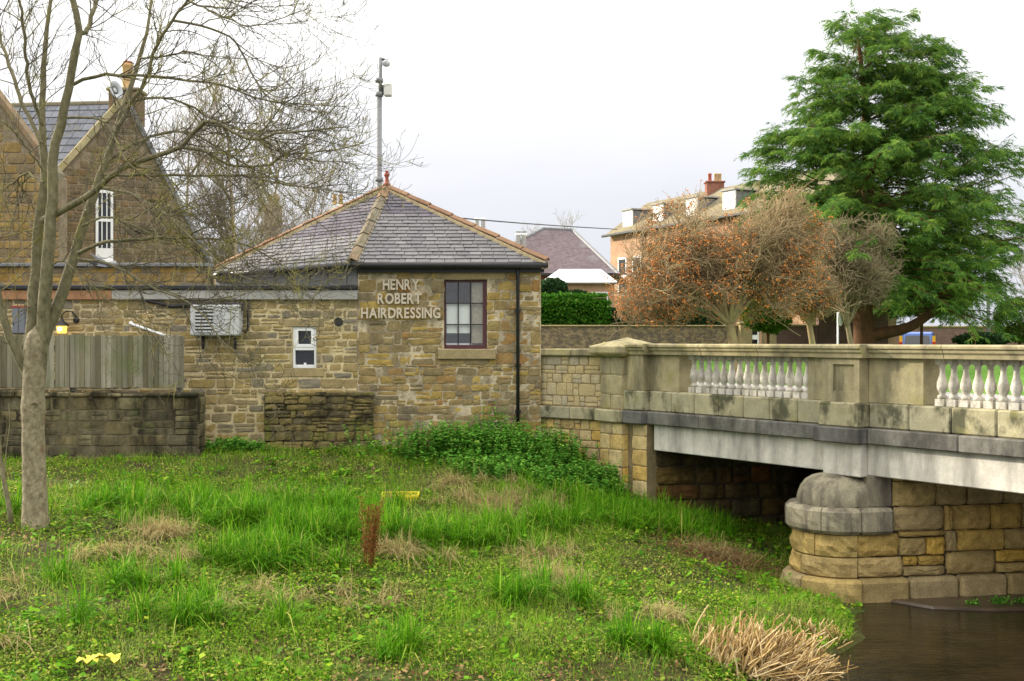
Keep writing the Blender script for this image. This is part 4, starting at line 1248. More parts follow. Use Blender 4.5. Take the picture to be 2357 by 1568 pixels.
# gabled house
gh = thing('gabled_house', (-9, 30, UPPER), 'tall old stone house with steep gable and white sash window behind the bare tree', 'house')
G0 = (-9.55, 28.0); GU = Vector((.866, .5))
gp = lambda x, y: on_plane(x, y, G0, GU)
FG = Frame(gp(60, 600).xy, GU)
pts = [gp(60, 900), gp(500, 900), gp(500, 636), gp(287, 222), gp(140, 385), gp(60, 476)]
m = MB(); m.prism([p + FG.w * .03 for p in pts], FG.w * 6); gw = m.build('wall', M_house_mortar, gh)
def local(p): v = Vector((p.x, p.y, 0)) - FG.o; return v.dot(FG.u), p.z
L1 = local(gp(60, 476)); L2 = local(gp(287, 222)); L3 = local(gp(500, 636))
wh = (local(gp(220, 600))[0], local(gp(260, 600))[0], local(gp(240, 600))[1], local(gp(240, 438))[1])
rc = rubble(L3[0] - L1[0], .9, L2[1], (.13, .21), (.22, .46), 95, [wh], x0=L1[0])
def inside(q):
    for (x, z) in ((q[0], q[3]), (q[1], q[3])):
        zl = L1[1] + (L2[1] - L1[1]) * (x - L1[0]) / (L2[0] - L1[0]); zr_ = L2[1] + (L3[1] - L2[1]) * (x - L2[0]) / (L3[0] - L2[0])
        if z > min(zl, zr_) - .06: return False
    return True
lay(FG, [q for q in rc if inside(q)], M_house, gw, .018, (0, .014), .03, 'flat', 1, y=.03, seed=96)
# copings
def coping(p0, p1, n, mat, w=.10, parent=gh, name='verge_stone'):
    p0, p1 = Vector(p0), Vector(p1)
    dn = Vector((0, 0, -1)); ax = (p1 - p0).normalized(); out = -FG.w
    upv = ax.cross(out).normalized(); upv = upv if upv.z > 0 else -upv
    for i in range(n):
        a = p0.lerp(p1, i / n) + ax * .006; b = p0.lerp(p1, (i + 1) / n) - ax * .006
        q = [a + out * .06 - upv * w, a + out * .06 + upv * .05, a - out * .30 + upv * .05, a - out * .30 - upv * w]
        m = MB(); m.prism(q, b - a); m.build(name, mat, parent, .012)
coping(gp(280, 228), gp(120, 405), 6, M_parapet); coping(gp(290, 226), gp(502, 640), 9, M_lead, .07)
# window
m = MB(); a, b, c, d = wh
win2 = boxpart('window', FG, a, b, .01, .02, c, d, M_glass_dark, gh, 0)
m = MB()
for (x0, x1, z0, z1) in ((a, a + .06, c, d), (b - .06, b, c, d), (a + .06, b - .06, c, c + .3), (a + .06, b - .06, d - .07, d), (a + .06, b - .06, c + .95, c + 1.02)):
    m.box(FG, x0, x1, -.03, .0, z0, z1)
m.build('frame', M_white, win2)
for x in (a + (b - a) * .36, a + (b - a) * .64):
    boxpart('glazing_bar', FG, x - .012, x + .012, -.02, .0, c + .3, d - .07, M_white, win2, 0)
boxpart('sill', FG, a - .06, b + .06, -.1, .02, c - .09, c - .002, M_white, win2, 0)
# chimney on the gable
cp = gp(285, 235)
FC = Frame((cp.x - .42, cp.y + .1), (1, 0))
st = boxpart('chimney', FC, 0, .72, 0, .6, cp.z - .5, cp.z + .30, M_house, gh, .02)
boxpart('chimney_cap', FC, -.05, .77, -.05, .65, cp.z + .301, cp.z + .38, M_parapet, st, .02)
pc = FC.p(.38, .3, cp.z + .38)
m = MB(); m.lathe(pc, [(.15, 0), (.13, .06), (.125, .55), (.15, .58), (.15, .64), (.12, .66)], 14); m.build('chimney_pot', M_buffpot, st, 0, True)
m = MB(); m.lathe(pc, [(.115, .645), (.13, .70), (.05, .73)], 12); m.build('pot_cowl', M_terracotta, st, 0, True)
# slate roof between the gables
ra, rb_, rc0, rc1 = P(20, 440, 29.2), P(262, 440, 29.2), P(20, 244, 32.0), P(262, 238, 32.0)
m = MB(); m.quad(ra, rb_, rc1, rc0); m.prism([ra, rb_, P(262, 900, 29.2), P(20, 900, 29.2)], (0, 3, 0))
mr = m.build('roof', M_slate_i, gh)
slates(ra, rb_, (rc0, rc1), 12, .30, mr, M_slate_blue, 97, 200, lift=.02)
m = MB(); m.tube([rc0, rc1], .08, 8); m.build('ridge_tile', M_hip, mr)
# nearer gable at the frame edge
ng = thing('gable_end', (-11, 25.3, UPPER), 'coursed buff stone gable end at the left edge of the picture', 'house')
FN_ = Frame((P(-260, 0, 25.0).x, 25.0), (1, 0)); nl = lambda x, y: (P(x, y, 25.0).x - P(-260, 0, 25.0).x, P(x, y, 25.0).z)
v0, v1 = nl(-150, 30), nl(135, 408)
pts = [FN_.p(0, .03, UPPER), FN_.p(v1[0], .03, UPPER), FN_.p(v1[0], .03, v1[1]), FN_.p(v0[0], .03, v0[1]), FN_.p(0, .03, nl(-260, 160)[1])]
m = MB(); m.prism(pts, (0, .45, 0)); ngm = m.build('wall', M_house_mortar, ng)
rc = [q for q in rubble(v1[0], 1.0, v0[1], (.17, .26), (.25, .5), 98) if q[1] > 1.6]
rc = [q for q in rc if q[3] < v0[1] + (v1[1] - v0[1]) * (q[1] - v0[0]) / (v1[0] - v0[0]) - .05]
lay(FN_, rc, stone_mat('gable_stone', [(.24, .17, .075), (.20, .15, .085), (.28, .20, .09), (.17, .135, .085)], off=99), ngm, .02, (0, .02), .04, 'flat', .8, y=.03, seed=99)
for i in range(6):
    a = FN_.p(*v0[:1], -.05, v0[1]).lerp(FN_.p(v1[0], -.05, v1[1]), i / 6); b = FN_.p(*v0[:1], -.05, v0[1]).lerp(FN_.p(v1[0], -.05, v1[1]), (i + 1) / 6)
    m = MB(); m.prism([a + Vector((0, 0, -.08)), a + Vector((0, 0, .10)), a + Vector((0, .4, .10)), a + Vector((0, .4, -.08))], (b - a) * .992); m.build('verge_stone', M_hip, ng, .01)
# satellite dish on the gabled house
sd = thing('satellite_dish', gp(268, 215), 'white oval satellite dish beside the buff chimney pot', 'satellite dish')
c = P(267, 207, 27.4); m = MB(); V = []; n = 18
ax = Vector((.80, -.52, .28)).normalized(); s1 = ax.cross(Vector((0, 0, 1))).normalized(); s2 = s1.cross(ax)
rg = [(0, -.04), (.09, -.03), (.16, -.005), (.20, .02)]
V.append(c + ax * rg[0][1])
for r, h in rg[1:]:
    for i in range(n):
        a_ = 2 * PI * i / n; V.append(c + s1 * math.cos(a_) * r * .92 + s2 * math.sin(a_) * r * 1.15 + ax * h)
Fc = [(0, 1 + i, 1 + (i + 1) % n) for i in range(n)]
for k in range(2): Fc += [(1 + k * n + i, 1 + k * n + (i + 1) % n, 1 + (k + 1) * n + (i + 1) % n, 1 + (k + 1) * n + i) for i in range(n)]
m.add(V, Fc); o = m.build('dish', plain('dish_grey', (.42, .44, .45), .5, .3, var=.05), sd, 0, True)
md = o.modifiers.new('thickness', 'SOLIDIFY'); md.thickness = .012
m = MB(); m.tube([c - s2 * .2, c - s2 * .2 + ax * .24], .010, 6); m.lathe(c - s2 * .2 + ax * .24, [(.012, 0), (.02, .01), (.02, .05), (.01, .06)], 8); m.build('feed_arm', M_iron, sd)
m = MB(); m.tube([c - ax * .05, c - ax * .16, c - ax * .18 - Vector((-.1, 0, .3))], .02, 8); m.build('mount', M_iron, sd)

# pole with camera behind the hut
pl = thing('camera_pole', P(873, 0, 25.6) * 1.0 if False else (P(873, 0, 25.6).x, 25.6, UPPER), 'tall grey metal pole with security camera rising behind the hut roof', 'pole')
zz = lambda y: -(y - CY) / F * 25.6
X = P(873, 0, 25.6).x
m = MB(); m.tube([(X, 25.6, UPPER), (X, 25.6, zz(225))], .06, 14); m.build('mast', M_galv, pl, 0, True)
m = MB(); m.tube([(X + .02, 25.6, zz(225)), (X + .03, 25.6, zz(133))], .04, 12); m.build('mast', M_galv, pl, 0, True)
for y in (418, 222, 190):
    m = MB(); m.tube([(X, 25.6, zz(y)), (X, 25.6, zz(y) + .09)], .09, 14); m.build('collar', M_galv, pl, 0, True)
bx = Frame((X + .10, 25.5), (1, 0))
boxpart('equipment_box', bx, .01, .18, 0, .2, zz(222), zz(193), plain('pale_box', (.62, .61, .56), .5, .3, var=.05), pl, .02)
boxpart('box_bracket', bx, -.06, .01, .05, .15, zz(218), zz(197), M_iron, pl, 0)
m = MB(); m.lathe((X + .16, 25.6, zz(152)), [(.02, -.02), (.07, .0), (.09, .05), (.085, .1), (.05, .13)], 14); m.build('camera_dome', plain('camera_shell', (.55, .55, .57), .4, .4), pl, 0, True)
m = MB(); m.tube([(X + .03, 25.6, zz(136)), (X + .16, 25.6, zz(139))], .03, 8); m.build('camera_arm', M_iron, pl)

# overhead wire beside the hut
wr = thing('overhead_wire', P(1090, 505, 34), 'dark overhead wire running right from the hut roof to the brick house', 'wire')
m = MB(); pts = [P(1000, 497, 34), P(1090, 505, 36), P(1200, 514, 40), P(1300, 521, 45), P(1420, 528, 54)]; m.tube(pts, .022, 6); m.build('cable', M_iron, wr)
m = MB(); m.tube([P(1000, 494, 34) + Vector((0, 0, .1)), Vector((P(1000, 494, 34).x, 34, UPPER))], .07, 10); m.build('support', M_galv, wr)

# ---------------------------------------------------------------- far houses on the right
bh = thing('brick_house', (8, 55, UPPER), 'sunlit orange brick house with white dormers behind the berry tree', 'house')
HA = Vector((5.19, 60.0)); HU = Vector((.436, -.9)).normalized()
FBk = Frame(HA, HU); HLn = 15.5; EV = 5.55; RZ = 7.4; DP = 4.8
m = MB(); m.box(FBk, 0, HLn, 0, DP, UPPER, EV); bw_ = m.build('wall', M_brick_house, bh)
pr = [FBk.p(-.2, -.35, EV - .08), FBk.p(-.2, DP / 2, RZ), FBk.p(-.2, DP + .35, EV - .08), FBk.p(-.2, DP / 2, RZ - .35)]
m = MB(); m.prism(pr, FBk.u * (HLn + .4))
rf = m.build('roof', stone_mat('mossy_slate', [(.20, .17, .12), (.17, .15, .11)], stain=(.27, .23, .12), stain_lo=.45, stain_hi=.7, fine=8, off=77), bh)
m = MB(); m.tube([FBk.p(-.2, -.38, EV - .06), FBk.p(HLn + .2, -.38, EV - .06)], .07, 8); m.build('gutter', M_black, bh)
m = MB(); m.tube([FBk.p(3.3, -.1, EV - .1), FBk.p(3.3, -.1, UPPER)], .06, 8); m.build('drainpipe', M_black, bh)
for i, s in enumerate((1.25, 4.1, 7.0, 9.9)):
    zb = EV + .25
    m = MB(); m.box(FBk, s - .42, s + .42, .35, 2.2, zb, zb + .92); dm = m.build('dormer', M_lead, bh)
    boxpart('dormer_face', FBk, s - .45, s + .45, .28, .345, zb - .03, zb + .95, M_white, dm, 0)
    boxpart('dormer_pane', FBk, s - .30, s + .30, .265, .275, zb + .15, zb + .8, M_white, dm, 0)
    boxpart('dormer_roof', FBk, s - .55, s + .53, .18, 2.25, zb + .951, zb + 1.02, M_lead_pale, dm, 0)
for z0, z1 in ((2.3, 4.3), (-.9, 1.2)):
    for s in (1.2, 2.6, 5.0, 7.2, 9.6, 12):
        w_ = boxpart('window', FBk, s - .42, s + .42, -.02, .005, z0, z1, M_white, bh, 0)
        for dz in (0, 1):
            boxpart('pane', FBk, s - .32, s + .32, -.03, -.022, z0 + .1 + dz * (z1 - z0) * .5, z0 + (z1 - z0) * (.45 + .5 * dz), M_glass_dark, w_, 0)
        boxpart('sill', FBk, s - .5, s + .5, -.1, .0, z0 - .12, z0 - .002, M_dressed, w_, 0)
cc = FBk.p(6.0, DP / 2, 0); FCk = Frame((cc.x - .5, cc.y - .35), (1, 0))
ck = boxpart('chimney', FCk, 0, .85, 0, .6, RZ - .4, RZ + .28, M_brick_red, bh, .02)
boxpart('chimney_cap', FCk, -.05, .90, -.05, .65, RZ + .281, RZ + .36, M_brick_red, ck, .01)
for x, mt in ((.2, M_redpot), (.5, M_buffpot), (.68, M_buffpot)):
    m = MB(); m.lathe(FCk.p(x, .3, RZ + .36), [(.10, 0), (.09, .04), (.08, .32), (.10, .34), (.09, .4)], 12); m.build('chimney_pot', mt, ck, 0, True)

sb = thing('slate_bungalow', (2, 52, UPPER), 'low brick house with purple slate hipped roof and white glazed lean-to', 'house')
ridge0, ridge1 = P(1250, 527, 54), P(1318, 530, 54)
ea, eb = P(1050, 628, 49), P(1425, 632, 49)
m = MB(); bk0, bk1 = P(1050, 628, 59), P(1450, 628, 59); bk0.z = ea.z; bk1.z = ea.z
m.add([ea, eb, ridge1, ridge0, bk1, bk0], [(0, 1, 2, 3), (1, 4, 2), (0, 3, 5), (4, 5, 3, 2)])
sr = m.build('roof', M_slate_purple, sb)
for q0, q1 in ((ridge0, ridge1), (ea, ridge0), (eb, ridge1)):
    m = MB(); m.tube([q0, q1], .09, 8); m.build('ridge_tile', M_lead, sr)
FS = Frame((ea.x + .2, 49.2), (1, 0)); sbl = eb.x - ea.x - .4
boxpart('wall', FS, 0, sbl, 0, 9, UPPER, ea.z - .05, M_brick_red, sb, 0)
boxpart('gutter', FS, -.3, sbl + .3, -.35, -.2, ea.z - .12, ea.z - .02, M_black, sb, 0)
# glazed lean-to
FS2 = Frame((P(1246, 0, 46).x, 46), (1, 0)); sl = P(1420, 0, 46).x - P(1246, 0, 46).x
zt, zb, ze = P(0, 626, 46).z, P(0, 649, 46).z, P(0, 695, 46).z
m = MB(); m.prism([FS2.p(0, -.2, zb), FS2.p(sl, -.2, zb), FS2.p(sl * .86, 3.0, zt + .3), FS2.p(sl * .28, 3.0, zt + .3)], (0, 0, -.06)); lr = m.build('glazed_roof', M_white, sb)
boxpart('lean_to_wall', FS2, .1, sl - .1, 0, 3, UPPER, zb - .07, M_brick_house, sb, 0)
for i in range(3):
    x = sl * (.10 + .27 * i) if i < 2 else sl * .66
    wb = boxpart('window', FS2, x, x + sl * .22, -.03, .005, P(0, 700, 46).z - .4, P(0, 672, 46).z, M_white, sb, 0)
    for k in range(3): boxpart('pane', FS2, x + sl * (.012 + .07 * k), x + sl * (.065 + .07 * k), -.04, -.032, P(0, 696, 46).z, P(0, 675, 46).z, M_glass_dark, wb, 0)
# white roof vents
for x in (1193, 1206):
    q = P(x, 562, 50); vt = thing('roof_vent', q, 'small white flue pot on the low slate roof, %s of the pair' % ('left' if x < 1200 else 'right'), 'flue', 'white flue pots')
    m = MB(); m.lathe(q, [(.10, -.5), (.10, .35), (.15, .37), (.15, .45), (.09, .5)], 12); m.build('pot', M_white, vt, 0, True)
    m = MB(); m.lathe(q, [(.05, .5), (.13, .52), (.12, .56)], 12); m.build('cowl', M_lead_pale, vt, 0, True)
q0 = P(1105, 515, 51)
aerial = thing('white_cowl', q0, 'white twin flue terminal peeping over the hut roof under the wire', 'flue')
for dx in (-.14, .14):
    m = MB(); m.lathe(q0 + Vector((dx, 0, 0)), [(.09, -2.2), (.09, .15), (.13, .17), (.13, .23), (.05, .27)], 10); m.build('flue', M_white, aerial, 0, True)

# distant cottage seen through the bare trees
dc = thing('cottage', (-10, 42, UPPER), 'grey roofed cottage glimpsed through the bare branches left of the hut', 'house')
FDc = Frame((P(490, 0, 42).x, 42), (1, 0)); dl = P(800, 0, 42).x - P(490, 0, 42).x
boxpart('wall', FDc, 0, dl, 0, 6, UPPER, P(0, 590, 42).z, M_house, dc, 0)
m = MB(); zr0, zr1 = P(0, 592, 42).z, P(0, 520, 45).z
m.prism([FDc.p(-.2, -.3, zr0), FDc.p(-.2, 3, zr1), FDc.p(-.2, 6.3, zr0), FDc.p(-.2, 3, zr1 - .25)], (dl + .4, 0, 0)); m.build('roof', M_slate_blue, dc)
for x, mt in ((1.6, M_house), (4.15, M_white)):
    ch = boxpart('chimney', FDc, x - .3, x + .3, 2.7, 3.3, zr1 - .5, zr1 + .8, mt, dc, .01)
    for k in (-.12, .12):
        m = MB(); m.lathe(FDc.p(x + k, 3, zr1 + .8), [(.09, 0), (.08, .4), (.1, .45)], 10); m.build('chimney_pot', M_buffpot, ch, 0, True)

# boundary walls beyond the road
gw1 = thing('boundary_wall', (5, 40, UPPER), 'long mottled rubble wall below the clipped green hedge', 'wall')
FW1 = Frame((P(960, 0, 41).x, 41), (1, .02)); wl1 = P(1720, 0, 41).x - P(960, 0, 41).x
wz = P(0, 752, 41).z
boxpart('wall', FW1, 0, wl1, 0, .4, UPPER, wz, stone_mat('rubble_far', [(.22, .17, .11), (.22, .17, .11)], stain=(.11, .09, .075), stain_lo=.48, stain_hi=.54, stain_scale=6, streak=(1, 1, 1.6), var=.5, fine=14, off=81), gw1, .02)
run(0, wl1, 1.1, lambda a, b: boxpart('coping_stone', FW1, a, b, -.05, .45, wz + .001, wz + .06, M_dressed, gw1, .02))
for nm_, x in (('left', 1716), ('right', 1772)):
    gpst = thing('gate_pier', (P(x, 0, 41).x, 41, UPPER), '%s stone gate pier beside the grey garden gate' % nm_, 'gate pier', 'garden gate piers')
    f_ = Frame((P(x, 0, 41).x - .22, 40.85), (1, 0)); boxpart('shaft', f_, 0, .44, 0, .5, UPPER, wz + .08, M_dressed, gpst, .02)
    boxpart('cap', f_, -.05, .49, -.05, .55, wz + .081, wz + .17, M_dressed, gpst, .03)
gt = thing('garden_gate', (P(1744, 0, 41).x, 41.1, UPPER), 'grey slatted garden gate between two stone piers', 'gate')
fg_ = Frame((P(1724, 0, 41).x, 41.1), (1, 0)); gl_ = P(1764, 0, 41).x - P(1724, 0, 41).x
for i in range(6): boxpart('bar', fg_, .02, gl_ - .02, 0, .03, UPPER + .12 + i * .15, UPPER + .20 + i * .15, M_lead, gt, 0)
for x in (.02, gl_ - .08): boxpart('stile', fg_, x, x + .06, -.031, -.002, UPPER + .05, UPPER + 1.0, M_lead, gt, 0)
gw2 = thing('brick_garden_wall', (12, 43, UPPER), 'purple brown brick wall behind the cedar trunk', 'wall')
FW2 = Frame((P(1778, 0, 43).x, 43), (1, .03)); wl2 = P(2560, 0, 43).x - P(1778, 0, 43).x
t = brick_mat('purple_brick', (.155, .095, .085), (.20, .115, .095), (.17, .13, .11), 3.4)
def bw2(a, b, z, y0): boxpart('wall', FW2, a, b, y0, y0 + .35, UPPER, z, t, gw2, .01)
sx = lambda x: P(x, 0, 43).x - P(1778, 0, 43).x
bw2(0, sx(1885), P(0, 752, 43).z, 0); bw2(sx(1885) + .01, sx(2048), P(0, 712, 43).z, .02); pass
for a, b, z in ((0, sx(1884), 752), (sx(1886), sx(2047), 712)):
    run(a, b, 1.3, lambda p, q, z=z: boxpart('coping_stone', FW2, p, q, -.06, .45, P(0, z, 43).z + .001, P(0, z, 43).z + .08, M_dressed, gw2, .02))

gw3 = thing('brick_wall', (20, 66, UPPER), 'distant brick wall with pale coping behind the blue van', 'wall')
FW3 = Frame((P(2040, 0, 66).x, 66), (1, .05)); wl3 = P(2700, 0, 66).x - P(2040, 0, 66).x
boxpart('wall', FW3, 0, wl3, 0, .35, UPPER, P(0, 754, 66).z, t, gw3, .01)
run(0, wl3, 2.0, lambda a, b: boxpart('coping_stone', FW3, a, b, -.06, .45, P(0, 754, 66).z + .001, P(0, 754, 66).z + .1, M_dressed, gw3, .02))

# ---------------------------------------------------------------- street things
sg = thing('road_sign', (P(1928, 0, 36).x, 36, UPPER), 'round road sign seen edge-on on a white post beside the cedar', 'sign')
X = P(1928.5, 0, 36).x
m = MB(); m.tube([(X, 36, UPPER), (X, 36, P(0, 718, 36).z)], .03, 10); m.build('post', M_white, sg, 0, True)
m = MB(); cz = P(0, 733, 36).z; nrm = Vector((.80, -.55, 0)).normalized(); sd_ = Vector((-nrm.y, nrm.x, 0)); cc = Vector((X + .08, 36.03, cz))
m.prism([cc + sd_ * math.cos(2 * PI * i / 20) * .24 + Vector((0, 0, math.sin(2 * PI * i / 20) * .24)) for i in range(20)], nrm * .02); m.build('disc', plain('sign_back', (.55, .54, .48), .6, .3), sg)
lp = thing('street_lamp', (P(2275, 0, 50).x, 50, UPPER), 'swan-neck street lamp standing behind the right side of the cedar', 'street lamp')
X = P(2275, 0, 50).x; zt_ = P(0, 397, 50).z
m = MB(); m.tube([(X, 50, UPPER), (X, 50, 1.0), (X, 50, zt_)], [.11, .08, .06], 12); m.build('column', M_galv, lp, 0, True)
m = MB(); m.tube([(X - .16, 50, zt_ - 1.2)] + [(X - .16 - .43 + .43 * math.cos(a_), 50, zt_ + .0 + .5 * math.sin(a_)) for a_ in np.linspace(0, PI, 12)] + [(X - 1.02, 50, zt_ - .5)], .03, 8); m.build('swan_neck', M_galv, lp, 0, True)
m = MB(); m.tube([(X, 50, zt_ - .02), (X - .18, 50, zt_ - .02)], .025, 8); m.tube([(X, 50, zt_ - 1.1), (X - .18, 50, zt_ - 1.1)], .025, 8); m.build('stay', M_galv, lp)
m = MB(); m.lathe((X - 1.02, 50, zt_ - .95), [(.06, 0), (.15, .08), (.24, .2), (.2, .35), (.08, .45)], 12); m.build('lantern', M_galv, lp, 0, True)
sl_ = thing('festoon_lights', P(2250, 312, 44), 'sagging string of small festoon bulbs at the right edge of the sky', 'string lights')
fp = [P(2236, 300, 44), P(2290, 345, 43), P(2330, 374, 42.5), P(2420, 425, 42), P(2700, 480, 40)]
m = MB(); cv = resample([tuple(p) for p in fp], 24); m.tube(cv, .012, 5); m.build('wire', M_iron, sl_)
bb = MB(); bb.lathe((0, 0, 0), [(.015, 0), (.03, -.03), (.04, -.07), (.025, -.105)], 8); bme = bb.mesh('bulb', 0, True); bme.materials.append(plain('dull_bulb', (.10, .10, .11), .3, .5))
for i in range(1, 24, 2):
    ob('bulb', bme, sl_, None, loc=tuple(cv[i]))

# blue van
def vehicle():
    X, Y = P(2117, 0, 58).x, 58
    v = thing('blue_van', (X, Y, UPPER), 'small blue van with red and yellow tail lamp parked under the cedar', 'van')
    Fv = Frame((X, Y), (.93, .36)); zg = UPPER
    M_blue = plain('blue_paint', (.045, .12, .42), .3, .5, var=.05)
    side = [(-2.0, .35), (-2.02, .95), (-1.86, 1.12), (-1.55, 1.72), (-1.30, 1.80), (.55, 1.80), (.9, 1.72), (1.45, 1.12), (2.05, .95), (2.12, .6), (2.08, .35)]
    # body runs along the view so that its tail faces us; cross-section lofted
    Fl = Frame((X, Y + .2), (.36, .93))
    m = MB(); W = .82; rings = []
    for (w, sgn) in ((W - .10, -1), (W, -1), (W, 1), (W - .10, 1)):
        inner = w < W
        rings.append([Fl.p(x, sgn * (w if z < 1.15 else w - .12 * (z - 1.1) / .7), zg + z) for x, z in side])
    n = len(side); V = [p for r in rings for p in r]
    Fc = []
    for k in range(3): Fc += [(k * n + i, k * n + (i + 1) % n, (k + 1) * n + (i + 1) % n, (k + 1) * n + i) for i in range(n)]
    Fc += [tuple(range(n - 1, -1, -1)), tuple(3 * n + i for i in range(n))]
    m.add(V, Fc); b = m.build('body', M_blue, v)
    def gl(pts, nm='window', mt=M_glass_dark):
        m = MB(); m.add(pts, [tuple(range(len(pts)))]); m.build(nm, mt, v)
    # rear screen
    rp = lambda s, z: Fl.p(-1.86 + .31 * (z - 1.12) / .6 - .02, s, zg + z)
    gl([rp(-.6, 1.2), rp(.6, 1.2), rp(.55, 1.62), rp(-.55, 1.62)])
    for sgn in (-1, 1):
        gl([Fl.p(x, sgn * (.845 - .12 * (z - 1.1) / .7), zg + z) for x, z in ((-1.3, 1.15), (-.35, 1.15), (-.35, 1.62), (-1.15, 1.62))])
        gl([Fl.p(x, sgn * (.845 - .12 * (z - 1.1) / .7), zg + z) for x, z in ((-.2, 1.15), (1.1, 1.15), (.75, 1.62), (-.2, 1.62))])
        m = MB(); m.box(Fl, -2.06, -1.7, sgn * .70, sgn * .85, zg + 1.0, zg + 1.3); m.build('tail_lamp', plain('red_lens', (.5, .03, .02), .3, .5), v)
        m = MB(); m.box(Fl, -1.95, -1.6, sgn * .70, sgn * .846, zg + 1.301, zg + 1.6); m.build('tail_lamp', plain('amber_lens', (.8, .45, .04), .3, .5), v)
        for x in (-1.3, 1.35):
            m = MB(); c0 = Fl.p(x, sgn * .66, zg + .32); c1 = Fl.p(x, sgn * .86, zg + .32); m.tube([c0, c1], .32, 18); wl = m.build('wheel', M_iron, v)
            m = MB(); m.tube([c1, Fl.p(x, sgn * .872, zg + .32)], .19, 14); m.build('rim', M_galv, wl)
    boxpart('bumper', Fl, -2.1, -1.99, -.8, .8, zg + .4, zg + .6, M_iron, v, .03)
    boxpart('number_plate', Fl, -2.115, -2.101, -.26, .26, zg + .48, zg + .58, M_yellow, v, 0)
vehicle()

# ---------------------------------------------------------------- foreground bare tree
def pix_path(pts, d0, drift, K=16):
    """polyline of display pixels at depth d0 drifting by `drift` metres"""
    n = len(pts); out = []
    for i, (x, y) in enumerate(pts):
        out.append(tuple(P(x, y, d0 + drift * i / max(1, n - 1))))
    return resample(out, K)

TD = 15.0
tree = thing('ash_tree', (P(82, 0, TD).x, TD, float(gz(np.array([P(82, 0, TD).x]), np.array([TD]))[0])), 'bare winter tree with pale trunk in front of the fence', 'tree')
rg = np.random.default_rng(5)
# trunk with a flare, a knot scar and a fork
tp = resample([tuple(P(x, y, TD)) for x, y in ((82, 1240), (81, 1190), (79, 1100), (76, 1000), (76, 930), (79, 860), (84, 800), (90, 745))], 40)
tr = np.interp(np.linspace(0, 1, 40), [0, .06, .12, .3, .55, .60, .67, .86, .94, 1], [.215, .185, .162, .148, .140, .158, .140, .152, .140, .02])
sides = 24
V, Q = tubes(tp[None], tr[None], sides)
V = V.reshape(40, sides, 3); c = tp[:, None]
kk, aa = np.meshgrid(np.arange(40), np.arange(sides), indexing='ij')
amp = 1 + .05 * (fbm(aa * .6, kk * .35, 3) - .5) * 2 + .03 * np.sin(aa * 2 * PI / sides * 3 + kk * .12)
V = (c + (V - c) * amp[..., None]).reshape(-1, 3)
ob('trunk', np_mesh('trunk', V, Q, True), tree, M_ashtrunk)
m = MB(); kc = P(79, 948, TD - .152)
ring = [kc + Vector((math.cos(a_) * .075, .0 + .02 * abs(math.cos(a_)), math.sin(a_) * .12)) for a_ in np.linspace(.15, PI - .15, 13)]
m.tube(ring, np.interp(np.linspace(0, 1, 13), [0, .5, 1], [.004, .020, .004]), 6); m.build('knot', M_ashtrunk, tree, 0, True)

